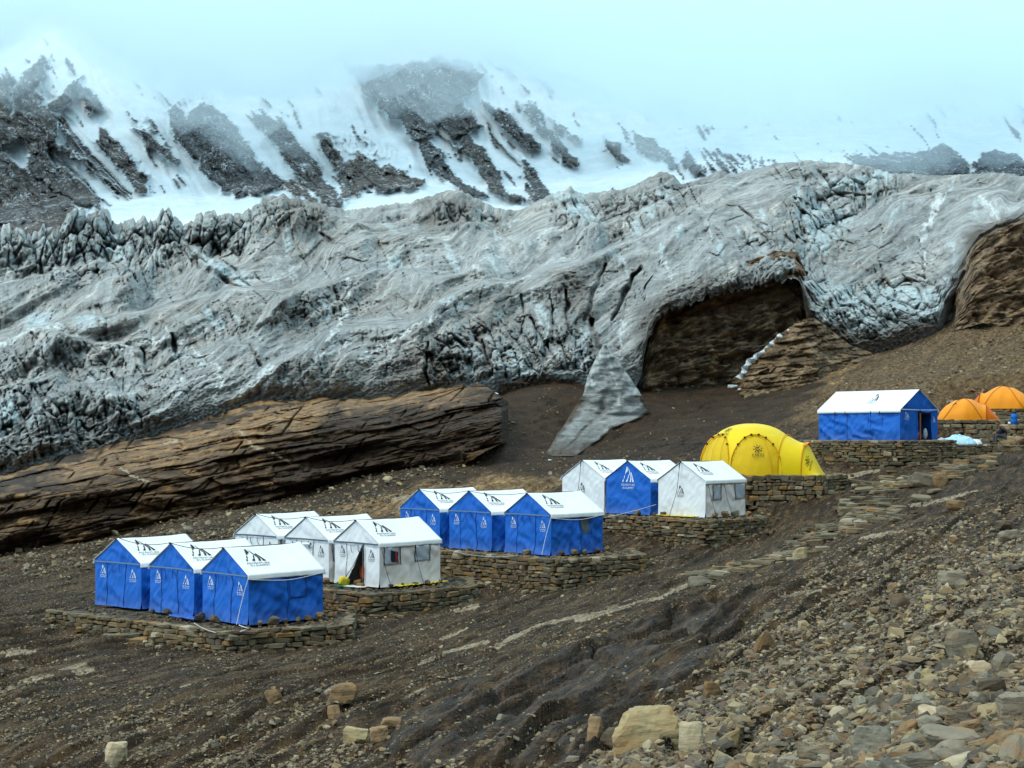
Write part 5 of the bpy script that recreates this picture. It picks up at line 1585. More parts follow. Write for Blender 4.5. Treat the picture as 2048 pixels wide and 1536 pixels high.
        for yy in (y0 - .02, y1 + .02):
            pts = []
            for i in range(7):
                z = z1 + .03 - (z1 - z0 + .06) * i / 6
                X_, Y_, Z_ = side(0, 1)(np.array([yy / L]), np.array([z / H])); pts.append((float(X_[0]) + .03, yy, z))
            strip("window_tape", pts, .03 if not blue else .014, M_BLK if not blue else M_SEAMB, root, Vector((0, 1, 0)), Vector((1, 0, 0)))
    for yy in opt.get('side_seams', (L * .53,)):
        pts = []
        for i in range(9):
            z = .03 + (H - .15) * i / 8
            X_, Y_, Z_ = side(0, 1)(np.array([yy / L]), np.array([z / H])); pts.append((float(X_[0]) + .006, yy, z))
        strip("wall_seam", pts, .014, M_SEAMB if blue else M_BAND, root, Vector((0, 1, 0)), Vector((1, 0, 0)))
    # ridge pole ends
    tube("ridge_pole", [(-W / 2 + lean * (H + R), -.10, H + R + .01), (-W / 2 + lean * (H + R), L + .08, H + R)], .022, M_BLK, root)
    for y in opt.get('guys', ()):
        tube("guy_rope", [(.05 + lean * H, y, H - .12), (.16, y + .06, .6), (.34, y + .12, .03)], .008, M_DROPE, root)
    if opt.get('front_guy'):
        tube("guy_rope", [(-W / 2, -.10, H + R), (-W / 2 - .1, -.16, H * .7), (-W / 2 - .35, -.28, .02)], .010, M_DROPE, root)
        strip("rope_tensioner", [(-W / 2, -.12, H + R - .02), (-W / 2 - .01, -.14, H + R - .22)], .03, M_BLK, root)
    if opt.get('corner_rope'):
        tube("corner_rope", [(.05, -.05, H - .08), (-.02, -.12, .9), (-.10, -.2, .45), (-.15, -.28, .02)], .011, M_WROPE, root)
        tube("side_rope", sag((.09, .0, H - .1), (.09, L, H - .06), .10, 14, .01), .010, M_WROPE, root)
    if gap:
        # inside: groundsheet, bedding, the flap pulled to the left, its black edge tape
        panel("groundsheet", M_GREEN, root, lambda S, T: (-W * .6 + .55 * S, -.35 + 1.2 * T, .02 + 0 * S), 4, 4)
        def inner(S, T):
            return -W * .30 + .10 * S, -.05 + 1.3 * S, T * 1.2 * (1 - .1 * S)
        panel("inner_curtain", M_CREAM_LIT, root, inner, 10, 10)
        bm = bmesh.new(); bmesh.ops.create_icosphere(bm, subdivisions=3, radius=1)
        for v in bm.verts:
            v.co = Vector((v.co.x * .42, v.co.y * .3, max(v.co.z, -.4) * .5 + .2)) * (1 + .12 * float(perlin(v.co.x * 2, v.co.z * 2 + v.co.y, 3)))
            v.co += Vector((-W * .5, .55, .15))
        me = bpy.data.meshes.new("bedding"); bm.to_mesh(me); bm.free(); link("bedding", me, M_REDOR, root)
        strip("flap_tape", [(-W * .34, -.07, 1.24), (-W * .40, -.10, .98), (-W * .50, -.13, .62), (-W * .62, -.15, .35), (-W * .72, -.13, .08)], .03, M_BLK, root)
        strip("zip_tape", [(-W * .335, -.05, 1.24), (-W * .335, -.06, .6), (-W * .335, -.07, .05)], .022, M_GREYBAND, root)
    if opt.get('roll'):
        tube("door_roll", [(-W * .72, -.09, 1.17), (-W * .55, -.12, 1.15), (-W * .36, -.10, 1.17)], .045, M_WHITE, root, 8)
        for s_ in (-.70, -.36):
            tube("roll_tie", [(W * s_, -.13, 1.2), (W * s_ - .04, -.14, 1.12), (W * s_ + .03, -.14, 1.06)], .02, M_GREYBAND, root)
    return root

w_ = Vector((math.cos(HEAD), math.sin(HEAD), 0)); l_ = Vector((-w_.y, w_.x, 0))
def group_spots(u, v, Y, *steps):
    p = P(u, v, Y); return [p - w_ * s for s in (0,) + steps]
WB = ((1.34, 1.93, .62, 1.18, 'flap'),)
sp = group_spots(497, 1250, 40.2, 2.574, 5.28)
G1 = "blue tents of the lowest row"
for i, lab in enumerate(["rightmost blue tent of the lowest row, its whole side wall in view", "middle blue tent of the lowest row, with white roof and mountain print", "leftmost blue tent of the camp, at the end of the lowest row"]):
    ridge_tent("ridge_tent", sp[i], HEAD + (0, .03, .12)[i], 'blue', lab, G1, dict(seed=3 + i * 4, lean=(.0, .012, -.014)[i], windows=WB, corner_rope=(i == 0), side_seams=(1.27,)))
sp1 = sp
sp = group_spots(759, 1175, 45.8, 2.446, 5.13)
WW = ((.16, .80, .68, 1.20, 'sheet'), (1.45, 2.02, .72, 1.20, 'sheet'))
G2 = "white tents of the second row"
for i, lab in enumerate(["right white tent with its door pulled open, red bedding inside", "middle white tent of the second row with a rolled up door panel", "left white tent of the second row, half hidden behind the blue roofs"]):
    ridge_tent("ridge_tent", sp[i], HEAD + (0, .03, .08)[i], 'white', lab, G2, dict(seed=17 + i * 3, lean=(.0, -.012, .014)[i], windows=WW, side_seams=(), gap=(i == 0), roll=(i == 1), guys=(.05, 1.4)))
sp2 = sp
sp = group_spots(1102, 1111, 49.2, 2.74, 5.35)
G3 = "blue tents of the third row"
for i, lab in enumerate(["right blue tent of the third row, dark mesh window in its folded side wall", "middle blue tent of the third row, between two of its kind", "left blue tent of the third row, behind the white tents"]):
    ridge_tent("ridge_tent", sp[i], HEAD - .02, 'blue', lab, G3, dict(seed=29 + i * 3, lean=(.008, -.014, .01)[i], windows=((1.36, 1.86, .66, 1.16, 'mesh'),) if i == 0 else (), corner_rope=(i == 0), side_seams=(1.3,), belly=1.5))
sp3 = sp
sp = group_spots(1411, 1035, 54.5, 2.55, 4.85)
G4 = "closed tents of the fourth row"
SL = ((-.52 * TW, .70 * TH, .30),)
ridge_tent("ridge_tent", sp[0], HEAD + .02, 'white', "closed white tent at the right end of the fourth row, two windows in side", G4,
           dict(seed=41, closed=1, logos=SL, front_guy=1, windows=((.42, .92, .62, 1.16, 'sheet'), (1.85, 2.45, .62, 1.16, 'sheet')), side_seams=(), guys=(.1, 1.1)))
ridge_tent("ridge_tent", sp[1], HEAD + .02, 'blue', "closed blue tent standing between two white tents, large white mountain emblem on its gable", G4,
           dict(seed=47, closed=1, logos=((-.5 * TW, .98 * TH, .58),), side_seams=(1.2,)))
ridge_tent("ridge_tent", sp[2], HEAD + .02, 'white', "closed white tent at the left end of the fourth row, rope down its gable", G4,
           dict(seed=53, closed=1, logos=SL, front_guy=1, windows=((.35, .9, .6, 1.16, 'sheet'),), side_seams=(), guys=(.1,)))
sp4 = sp
print("tents", time.time() - T0)

# ------------------------------------------------------------------ the large mess tent: long side to the viewer, gable with door at its right
def mess_tent():
    L, Wd, H, R = 4.5, 2.7, 1.34, .88
    p = P(1800, 881, 65.2)
    az = math.atan2(-.782, .625)
    root = empty("mess_tent", p, az)
    tag(root, "large blue tent with white roof on the upper terrace, door open in its right gable", "tent")
    # local x runs along the long wall (-L..0), y goes back (0..Wd)
    def longw(S, T, y0=0.0, sg=-1):
        x = -L * (1 - S); z = T * H
        d = wrinkle(x * .8, z, 61, 1.6, 1.6) * sstep(0, .04, S) * (1 - sstep(.96, 1, S)) * (1 - .8 * sstep(.85, 1, T))
        swag = .05 * np.abs(np.sin(3 * np.pi * S)) * (1 - T)
        return x, y0 + sg * (d + swag), z
    panel("side_wall", M_BLUE, root, longw, 90, 34)
    panel("side_wall", M_BLUE, root, lambda S, T: longw(S, T, Wd, 1), 20, 10)
    def gable(S, T, x0=0.0, sg=1):
        y = Wd * S; z = T * (H + R * (1 - np.abs(2 * S - 1)))
        d = wrinkle(y, z, 67, 1.0) * sstep(0, .05, S) * (1 - sstep(.95, 1, S))
        return x0 + sg * d, y, z
    def gm(S, T):
        z = T * (H + R * (1 - np.abs(2 * S - 1))); return ~((S > .50) & (S < .80) & (z < 1.24))
    panel("gable_wall", M_BLUE, root, gable, 50, 36, gm)
    panel("gable_wall", M_BLUE, root, lambda S, T: gable(S, T, -L, -1), 20, 16)
    half = Wd / 2
    def roof(S, T):
        x = -L - .06 + (L + .12) * S; q = T * 2 - 1; aq = np.abs(q)
        ins = np.clip(aq / .9, 0, 1); hang = np.clip((aq - .9) / .1, 0, 1)
        y = half + np.sign(q) * (half + .04) * ins + np.sign(q) * .01 * hang
        z = H + .02 + (R + .03) * (1 - ins) - .14 * hang - .03 * np.sin(np.pi * S) * np.sin(np.pi * ins) + .008 * fbm(x, q * 3, 3, 9)
        return x, y, z
    panel("roof", M_ROOF, root, roof, 50, 40, None, .008)
    def rfn(a_, b_):
        S_ = np.array([(L * .57 + a_ * 1.25) / L]); T_q = np.array([(1 - (.52 - b_) * .9) / 2])
        X_, Y_, Z_ = roof(S_, T_q); n_ = Vector((0, -R, half)).normalized()
        return (float(X_[0]), float(Y_[0]) + n_.y * .015, float(Z_[0]) + n_.z * .015)
    decal("roof_print", EMB2, rfn, M_PRB, root, .34)
    for s_ in (.20, .36, .63, .79):
        pts = []
        for i in range(7):
            z = H - .08 - (.68) * i / 6; X_, Y_, Z_ = longw(np.array([s_]), np.array([z / H])); pts.append((float(X_[0]), float(Y_[0]) - .012, z))
        strip("window_tape", pts, .016, M_SEAMB, root)
    for s_ in (.35, .65):
        pts = []
        for i in range(9):
            z = .03 + (H - .06) * i / 8; X_, Y_, Z_ = longw(np.array([s_ + .01]), np.array([z / H])); pts.append((float(X_[0]), float(Y_[0]) - .008, z))
        strip("wall_seam", pts, .014, M_SEAMB, root)
    for s_ in (.22, .345, .66, .77):
        x = -L * (1 - s_); strip("tie_tape", [(x, -.07, H - .05), (x, -.09, H - .25)], .035, M_BLK, root)
    strip("eave_band", [(.05, .03, H + .02), (.06, half, H + .0), (.05, Wd - .03, H + .02)], .03, M_PRW, root, Vector((0, 0, 1)), Vector((1, 0, 0)))
    # doorway: wooden pole, inner wall, rolled top, things stored inside
    tube("door_pole", [(.03, Wd * .52, 0), (.03, Wd * .52, 1.24)], .035, M_WOOD, root, 6)
    tube("door_lintel", [(.03, Wd * .50, 1.22), (.03, Wd * .80, 1.22)], .03, M_WOOD, root, 6)
    tube("door_roll", [(.08, Wd * .48, 1.30), (.11, Wd * .65, 1.25), (.08, Wd * .82, 1.30)], .05, M_BLUE, root, 7)
    def sackf(nm, c, r_, mat):
        bm = bmesh.new(); bmesh.ops.create_icosphere(bm, subdivisions=2, radius=1)
        for v in bm.verts: v.co = Vector(c) + Vector((v.co.x * r_[0], v.co.y * r_[1], v.co.z * r_[2])) * (1 + .15 * float(perlin(v.co.x * 2, v.co.z * 2, 3)))
        me = bpy.data.meshes.new(nm); bm.to_mesh(me); bm.free()
        for pl in me.polygons: pl.use_smooth = True
        return link(nm, me, mat)
    for nm, c, r_, mat, lab in (("sack", (-.25, Wd * .60, .18), (.16, .18, .2), M_REDOR, "dark red sack just inside the doorway of the large tent"),
                                ("bag", (-.1, Wd * .72, .28), (.1, .12, .26), M_SKY_WIN, "pale grey bag inside the doorway of the large tent")):
        o = sackf(nm, (0, 0, 0), r_, mat); M_ = Matrix.Translation(p) @ Matrix.Rotation(az, 4, 'Z')
        o.location = M_ @ Vector(c); o.rotation_euler.z = az; tag(o, lab, "bag")
    for (ly, lz, s_) in ((Wd * .18, 1.0, .24), (Wd * .90, .88, .20)):
        def fn(a_, b_, ly=ly, lz=lz):
            y = ly + a_; z = lz + b_; zt = H + R * (1 - abs(2 * y / Wd - 1))
            X_, Y_, Z_ = gable(np.array([y / Wd]), np.array([z / zt])); return (float(X_[0]) + .014, y, z)
        decal("emblem_print", EMB2, fn, M_PRW, root, s_)
    tube("ridge_pole", [(-L - .1, half, H + R + .02), (.1, half, H + R + .02)], .025, M_BLK, root)
    return root
mess_tent()
# ================================================================== DOME TENTS
def yellow_dome():
    u0, Y0 = 1502, 60.6
    base = P(u0, 870, Y0); base.z = -1.60
    cam_az = math.atan2(-base.x, -base.y)          # direction from the tent towards the camera (clockwise from +Y)
    root = empty("dome_tent", base)
    tag(root, "big yellow dome tent with a low entrance porch, black sun emblem and letters on it", "tent")
    a, h = 2.08, 2.06
    def D(az, el, off=0.0):
        """az measured to the right of the camera-facing side; el 0 ground .. 90 top (arrays, degrees)"""
        ang = cam_az - np.radians(az)
        ce = np.cos(np.radians(el)) ** .82; se = np.sin(np.radians(el)) ** .92
        r = (a + off) * ce
        return r * np.sin(ang), r * np.cos(ang), (h + off) * se
    cents = [6, -54, -114, -174, 126]
    def arch(az, c):
        x = np.clip(np.abs(((az - c + 180) % 360) - 180) / 30.0, 0, 1)
        return 50 * np.sqrt(1 - x ** 2.3)
    AZ = np.linspace(-180, 180, 181); EL = np.linspace(0.0, 90, 70)
    A_, E_ = np.meshgrid(AZ, EL)
    under = np.zeros(A_.shape, bool)
    for c in cents: under |= E_ < arch(A_, c) - 1.2
    sagf = -.035 * np.clip(np.sin(np.radians(E_) * 2), 0, 1) * np.abs(np.sin(np.radians(A_ - 6) * 3)) + .012 * fbm(A_ / 14, E_ / 10, 3, 4)
    x, y, z = D(A_, E_, sagf)
    q = grid_quads(len(EL), len(AZ), True)
    q = q[~under.ravel()[q].all(1)]
    link("canopy", new_mesh("canopy", np.stack([x, y, z], -1), q), M_YFLY, root)
    for c in cents:
        az = np.linspace(c - 30, c + 30, 41)[None, :]; t = np.linspace(0, 1, 24)[:, None]
        el = arch(az, c) * t
        A2 = az + 0 * t
        x, y, z = D(A2, el, -.03 + .02 * fbm(A2 / 9, el / 12, 3, 7) - .05 * np.sin(np.pi * t) * np.cos(np.radians((A2 - c) * 3)))
        link("arch_panel", new_mesh("arch_panel", np.stack([x, y, z], -1), grid_quads(24, 41, True)), M_YPAN, root)
        pts = []
        for k_ in range(33):
            aa = c - 30 + 60 * k_ / 32
            X_, Y_, Z_ = D(np.array([aa]), arch(np.array([aa]), c), .012); pts.append((float(X_[0]), float(Y_[0]), float(Z_[0])))
        tube("pole_sleeve", pts, .022, M_ORAD2, root, 6)
        for k_ in (4, 8, 13, 19, 24, 28):
            p_ = Vector(pts[k_]); nrm = Vector((p_.x, p_.y, p_.z * .6)).normalized()
            bm = bmesh.new(); bmesh.ops.create_cube(bm, size=.07); me = bpy.data.meshes.new("pole_clip"); bm.to_mesh(me); bm.free()
            o = link("pole_clip", me, M_BLK, root, p_ + nrm * .02)
    # inner seams
    for az0, e1 in ((-66, 44), (-54, 48), (-40, 44), (18, 45)):
        pts = []
        for e_ in np.linspace(1, e1, 12):
            X_, Y_, Z_ = D(np.array([az0 + (e1 - e_) * .12]), np.array([e_]), .006); pts.append((float(X_[0]), float(Y_[0]), float(Z_[0])))
        tube("panel_seam", pts, .009, M_ORAD2, root, 4)
    # porch: hoops running out to the right
    pa = cam_az - math.radians(72)
    ax = Vector((math.sin(pa), math.cos(pa), 0)); sd = Vector((-ax.y, ax.x, 0))
    secs = [(.3, 1.45, 2.02), (.9, 1.50, 1.88), (1.5, 1.36, 1.62), (2.0, 1.05, 1.34), (2.3, .86, 1.27)]
    def sec(d, hw, hh, t):
        an = math.pi * t
        return ax * d + sd * (math.cos(an) * hw) + Vector((0, 0, 1)) * (math.sin(an) ** .8 * hh)
    V = []; nS = 21; rows_ = 17
    ds = np.linspace(secs[0][0], secs[-1][0], rows_)
    for i, d in enumerate(ds):
        hw = np.interp(d, [s[0] for s in secs], [s[1] for s in secs]); hh = np.interp(d, [s[0] for s in secs], [s[2] for s in secs])
        for j in range(nS): V.append(sec(d, hw, hh - .05 * math.sin(math.pi * i / (rows_ - 1)), j / (nS - 1)))
    link("porch", new_mesh("porch", V, grid_quads(rows_, nS)), M_YFLY, root)
    V = []
    for i in range(9):
        t_ = i / 8
        for j in range(nS):
            p0 = sec(2.30, .86, 1.27, j / (nS - 1)); s_ = j / (nS - 1)
            p1 = ax * 2.95 + sd * (.80 * (1 - 2 * s_) * .8)
            V.append(p0 * (1 - t_) + p1 * t_ + Vector((0, 0, .0)))
    link("porch_door", new_mesh("porch_door", V, grid_quads(9, nS)), M_YFLY, root)
    tube("pole_sleeve", [sec(2.31, .88, 1.29, j / 24) for j in range(25)], .022, M_ORAD2, root, 6)
    tube("pole_sleeve", [sec(1.52, 1.37, 1.63, j / 24) for j in range(25)], .018, M_ORAD2, root, 6)
    strip("door_cap", [sec(2.30, .88, 1.30, .35), sec(2.33, .88, 1.31, .5), sec(2.30, .88, 1.30, .65)], .16, M_ORA, root, ax, Vector((0, 0, 1)))
    # emblems
    def f1(a_, b_):
        az = 8 - math.degrees(-a_ / a) ; el = 23 + math.degrees(b_ / 2.3)
        X_, Y_, Z_ = D(np.array([az]), np.array([el]), .03); return (float(X_[0]), float(Y_[0]), float(Z_[0]))
    decal("emblem_print", SUN2, f1, M_PRB, root, .42)
    def f2(a_, b_):
        az = -48 + math.degrees(a_ / (a * .72)) ; el = 53 + math.degrees(b_ / 2.2)
        X_, Y_, Z_ = D(np.array([az]), np.array([el]), .02); return (float(X_[0]), float(Y_[0]), float(Z_[0]))
    decal("emblem_print", SUN2, f2, M_PRB, root, .44)
    def f3(a_, b_):
        t_ = .42 - b_ / 1.3
        s_ = .80 - a_ / 1.5
        p0 = sec(2.30, .86, 1.27, s_); p1 = ax * 2.95 + sd * (.80 * (1 - 2 * s_) * .8)
        return p0 * (1 - t_) + p1 * t_ + (ax * .02 + sd * (-.01))
    decal("emblem_print", SUN2, f3, M_PRB, root, .30)
    return root
M_ORAD2 = flat("amber_sleeve", (.70, .30, .004))
yellow_dome()

def orange_tent(u, v, Y, yaw, scale, label, seed):
    root = empty("tunnel_tent", P(u, v, Y), yaw)
    tag(root, label, "tent", "orange tents beside the large blue tent")
    prof = [(-1.38, .25, .02), (-1.2, .55, .42), (-.9, .80, .74), (-.5, .95, .98), (0, 1.0, 1.08), (.35, .92, 1.02), (.65, .78, .86), (.86, .66, .72), (.98, .62, .80)]
    V = []; nS = 19
    xs = np.linspace(-1.38, .98, 26)
    for i, x in enumerate(xs):
        hw = np.interp(x, [p[0] for p in prof], [p[1] for p in prof]); hh = np.interp(x, [p[0] for p in prof], [p[2] for p in prof])
        for j in range(nS):
            an = math.pi * j / (nS - 1)
            w = 1 + .03 * float(perlin(x * 2.2 + seed, an * 2, 2)) - .06 * abs(math.sin(2 * an)) * abs(math.sin(x * 2.6))
            V.append(Vector((x, -math.cos(an) * hw * w, math.sin(an) ** .85 * hh * w)) * scale)
    link("fly", new_mesh("fly", V, grid_quads(26, nS, True)), M_ORA, root)
    prof2 = [(.98, .62, .80), (1.15, .52, .60), (1.38, .34, .34), (1.62, .16, .06)]
    V = []
    xs = np.linspace(.98, 1.62, 10)
    for i, x in enumerate(xs):
        hw = np.interp(x, [p[0] for p in prof2], [p[1] for p in prof2]); hh = np.interp(x, [p[0] for p in prof2], [p[2] for p in prof2])
        for j in range(nS):
            an = math.pi * j / (nS - 1)
            V.append(Vector((x, -math.cos(an) * hw - .1 * (x - .98), math.sin(an) ** .85 * hh * (1 + .05 * float(perlin(x * 4, an * 2, 5))))) * scale)
    link("vestibule", new_mesh("vestibule", V, grid_quads(10, nS, True)), M_ORAD, root)
    tube("hoop_pole", [Vector((.99, -math.cos(math.pi * j / 20) * .64, math.sin(math.pi * j / 20) ** .85 * .82)) * scale for j in range(21)], .02, M_ORAD3, root)
    for sg in (-1, 1):
        pts = []
        for j in range(21):
            t = j / 20; x = -1.1 + 1.9 * t; hw = np.interp(x, [p[0] for p in prof], [p[1] for p in prof]); hh = np.interp(x, [p[0] for p in prof], [p[2] for p in prof])
            an = math.pi * (t if sg > 0 else 1 - t)
            pts.append(Vector((x, -math.cos(an) * hw * 1.01, math.sin(an) ** .85 * hh * 1.01)) * scale)
        tube("pole_sleeve", pts, .014, M_ORAD3, root)
    strip("emblem_print", [Vector((-.62, -.80, .72)) * scale, Vector((-.50, -.72, .82)) * scale, Vector((-.42, -.74, .78)) * scale], .05, M_PRB, root, Vector((0, .3, 1)), Vector((-.3, -1, .3)))
    return root
M_ORAD3 = flat("dark_orange_sleeve", (.42, .09, .004))
orange_tent(1930, 840, 75.0, math.radians(-14), 1.0, "front orange tent, low and rounded, next to the large blue tent", 1)
orange_tent(2006, 818, 78.8, math.radians(150), 1.12, "rear orange tent cut by the right edge of the picture", 4)

# ================================================================== SMALL THINGS OF THE CAMP
def rope_thing(name, pts, r, mat, label):
    o = tube(name, pts, r, mat); tag(o, label, "rope"); return o
ap = lambda sps, k: sps[k] + w_ * (-TW / 2) + l_ * -.08 + Vector((0, 0, TH + TR + .03))
for sps, lab in ((sp1, "thin dark rope strung between the ridge ends of the lowest blue tents"), (sp2, "thin dark rope strung between the ridge ends of the white tents"), (sp3, "thin dark rope strung between the ridge ends of the third row blue tents")):
    rope_thing("rope", sag(ap(sps, 2), ap(sps, 1), .12) + sag(ap(sps, 1), ap(sps, 0), .10)[1:], .010, M_DROPE, lab)
rope_thing("rope", sag(P(1209, 1035, 50.8), P(1312, 1009, 53.6), .03), .011, M_WROPE, "white rope running from the folded blue tent across to the closed blue tent")
rope_thing("rope", sag(P(893, 1099, 47.0), P(1035, 1111, 48.8), .12), .011, M_WROPE, "white rope drooping along the third terrace wall")
rope_thing("rope", sag(P(388, 1246, 39.4), P(497, 1257, 38.9), .20, 14) + [P(485, 1253, 39.0), P(478, 1250, 39.2)], .012, M_WROPE, "white cord hanging in a loop over the lowest terrace wall")
rope_thing("rope", sag(P(183, 1200, 45.8), P(178, 1222, 45.4), .02), .01, M_DROPE, "dark guy line at the left edge of the leftmost blue tent")

def blob(name, dims, mat, seed, sub=3, amp=.2, box=.5):
    bm = bmesh.new(); bmesh.ops.create_icosphere(bm, subdivisions=sub, radius=1)
    for v in bm.verts:
        q = v.co.copy(); m = max(abs(q.x), abs(q.y), abs(q.z)); q = q * (1 - box) + q / m * box
        q *= 1 + amp * float(perlin(q.x * 1.7 + seed, q.y * 1.7 + q.z * 1.3, seed % 9))
        v.co = Vector((q.x * dims[0] / 2, q.y * dims[1] / 2, q.z * dims[2] / 2))
    me = bpy.data.meshes.new(name); bm.to_mesh(me); bm.free()
    for p in me.polygons: p.use_smooth = True
    return link(name, me, mat)
o = blob("bag", (.32, .2, .26), M_YEL2, 3, 3, .15, .8); o.location = sp2[0] + w_ * -1.28 + l_ * -.35 + Vector((0, 0, .13)); o.rotation_euler = (.2, .3, .6)
tag(o, "yellow bag lying at the open door of the white tent", "bag")
def sheet(name, cx, cy, z, sx, sy, rz, mat, label, cat, amp=.05, seed=0, n=16, th=.01):
    S, T = np.meshgrid(np.linspace(-.5, .5, n), np.linspace(-.5, .5, n))
    x = (S + .08 * fbm(S * 3, T * 3, 2, seed)) * sx; y = (T + .08 * fbm(S * 3 + 5, T * 3, 2, seed)) * sy
    zz = amp * np.abs(fbm(S * 4 + seed, T * 4, 3, seed)) * 2
    o = link(name, new_mesh(name, np.stack([x, y, zz], -1), grid_quads(n, n)), mat); o.location = (cx, cy, z); o.rotation_euler.z = rz
    md = o.modifiers.new("thickness", 'SOLIDIFY'); md.thickness = th
    tag(o, label, cat); return o
q = sp2[0] + w_ * -1.05 + l_ * -.42; sheet("mat", q.x, q.y, q.z + .015, .7, .5, HEAD, M_GREEN, "green mat in front of the open white tent door", "mat", .02, 2)
q = sp2[0] + w_ * -.55 + l_ * -.50; sheet("cardboard", q.x, q.y, q.z + .03, .75, .35, HEAD, M_CREAM_LIT, "pale board lying on the terrace rim before the open white tent", "board", .02, 5)
q = sp2[0] + w_ * .22 + l_ * 1.0; sheet("foam_mat", q.x, q.y, q.z + .02, .25, 1.0, HEAD, M_YEL2, "yellow foam strip along the right side of the open white tent", "mat", .05, 6)
q = sp2[0] + w_ * .22 + l_ * 2.2; sheet("foam_mat", q.x, q.y, q.z + .02, .22, .8, HEAD, M_YEL2, "yellow foam strip at the far right corner of the open white tent", "mat", .05, 7)
q = sp4[0] + w_ * -1.2 + l_ * -.22; sheet("foam_mat", q.x, q.y, q.z + .02, 1.9, .25, HEAD, M_YEL2, "yellow groundsheet edge under the gable of the closed white tent", "mat", .04, 8)
q = sp1[0] + w_ * -2.5 + l_ * -.3; sheet("tarpaulin", q.x, q.y, q.z + .02, 1.2, .35, HEAD, M_BLUE, "crumpled blue cloth on the ground between the lowest blue tents", "cloth", .05, 9)
# cloth hung at the window of the white tent
V = []
q = sp2[0] + w_ * .10 + l_ * .36 + Vector((0, 0, 1.12))
for i in range(7):
    for j in range(6):
        V.append(l_ * (j / 5 * .30 + .03 * (i / 6)) + Vector((0, 0, -i / 6 * .34 - .06 * j / 5)) + w_ * (.015 * math.sin(j * 1.5 + i)))
me = new_mesh("shirt", V, grid_quads(7, 6))
k = NT("black_red_cloth"); sp_ = k.n("ShaderNodeSeparateXYZ"); k.l(k.co('Generated'), sp_.inputs[0])
me.materials.append(k.done(k.ramp(sp_.outputs[0], [(.0, (.012, .02, .03)), (.55, (.012, .015, .02)), (.58, (.35, .03, .03)), (.8, (.12, .01, .01))], 'CONSTANT')))
o = link("shirt", me); o.location = q; tag(o, "black and red cloth hung over the window of the open white tent", "cloth")

# stones holding the tent hems
r = random.Random(77)
for sps, n_, lab in ((sp1, 11, "stone weighing down the hem of the lowest blue tents"), (sp2, 9, "stone weighing down the hem of the white tents in the second row"), (sp3, 8, "stone weighing down the hem of the third row blue tents"), (sp4, 7, "stone weighing down the hem of the fourth row tents")):
    for j in range(n_):
        if j < n_ * .55: q = sps[0] + w_ * r.uniform(.12, .3) + l_ * (2.5 * (j + .5) / (n_ * .55))
        else: q = sps[0] + w_ * -r.uniform(0, 5.5) + l_ * -r.uniform(.15, .35)
        s = r.uniform(.14, .3)
        o = link("rock", big_rock("rock", 700 + j, (s * 1.2, s * .8, s * .8), r.choice([M_TAN, M_GREY, M_WALLST, M_DARKR]), .5))
        o.location = q + Vector((0, 0, s * .3)); o.rotation_euler = (r.uniform(-.3, .3), r.uniform(-.3, .3), r.uniform(0, 6)); tag(o, lab, "stone", lab.replace("stone weighing", "stones weighing"))
# small pile of flat steps below the lowest terrace
root = empty("step_pile", P(238, 1292, 40.6)); tag(root, "short flight of flat rough slabs below the left end of the lowest terrace", "steps")
bs = Vector(root.location)
for (u_, v_, Y_, ln, dp, h, a_) in ((242, 1302, 39.9, 1.15, .4, .18, -.55), (205, 1293, 40.5, .9, .4, .14, -.4), (262, 1290, 40.3, .85, .45, .16, -.5), (222, 1283, 40.9, .8, .4, .13, -.2), (250, 1279, 40.9, 1.0, .45, .13, .3), (280, 1281, 40.6, .8, .4, .16, .1),
                                    (225, 1272, 41.2, .7, .4, .12, .2), (262, 1270, 41.0, .9, .45, .12, .2), (285, 1292, 40.2, .5, .3, .12, .5), (300, 1287, 40.2, .4, .3, .12, .2), (212, 1306, 39.9, .3, .25, .12, 0), (195, 1302, 40.2, .3, .25, .12, 1)):
    o = bpy.data.objects.new("slab", LAID[r.randrange(12)]); COL.objects.link(o); o.parent = root
    q = P(u_, v_, Y_); o.location = q - bs; o.rotation_euler = (r.uniform(-.08, .08), r.uniform(-.08, .08), a_); o.scale = (ln * .62, dp, h)

# trail edged with flat stones, from the seated person down towards the dark ledges
def rubble(name, pts_px, n, wd, smin, smax, label, seed, flatness=.45):
    r = random.Random(seed)
    root = empty(name, gpoint(*pts_px[len(pts_px) // 2])); tag(root, label, "path edge"); b0 = Vector(root.location)
    seg = []
    for (a, b) in zip(pts_px[:-1], pts_px[1:]): seg.append((a, b, math.hypot(b[0] - a[0], b[1] - a[1])))
    tot = sum(s[2] for s in seg)
    for i in range(n):
        s = r.uniform(0, tot)
        for a, b, L in seg:
            if s <= L: break
            s -= L
        t = s / L; u_ = a[0] + (b[0] - a[0]) * t + r.gauss(0, wd); v_ = a[1] + (b[1] - a[1]) * t + r.gauss(0, wd * .35)
        q = gpoint(u_, v_); sz = r.uniform(smin, smax)
        o = bpy.data.objects.new("stone", r.choice(LAID)); COL.objects.link(o); o.parent = root
        o.location = q + Vector((0, 0, sz * flatness * .5)) - b0; o.rotation_euler = (r.uniform(-.12, .12), r.uniform(-.15, .15), r.uniform(-.9, .5)); o.scale = (sz * 1.5, sz, sz * flatness)
    return root
rubble("stone_steps", [(1980, 905), (1930, 925), (1900, 945), (1850, 965), (1790, 985), (1740, 1005), (1700, 1020)], 280, 30, .16, .5, "wide band of flat stone steps coming down from the seated person", 3, .35)
rubble("trail_edge", [(1800, 1035), (1740, 1045), (1680, 1060), (1640, 1075), (1600, 1095), (1560, 1112)], 130, 13, .12, .38, "line of stones along the upper part of the trail", 5)
rubble("trail_edge", [(1560, 1112), (1500, 1130), (1440, 1150), (1370, 1160)], 110, 11, .12, .36, "line of stones along the lower part of the trail, above the dark ledges", 6)

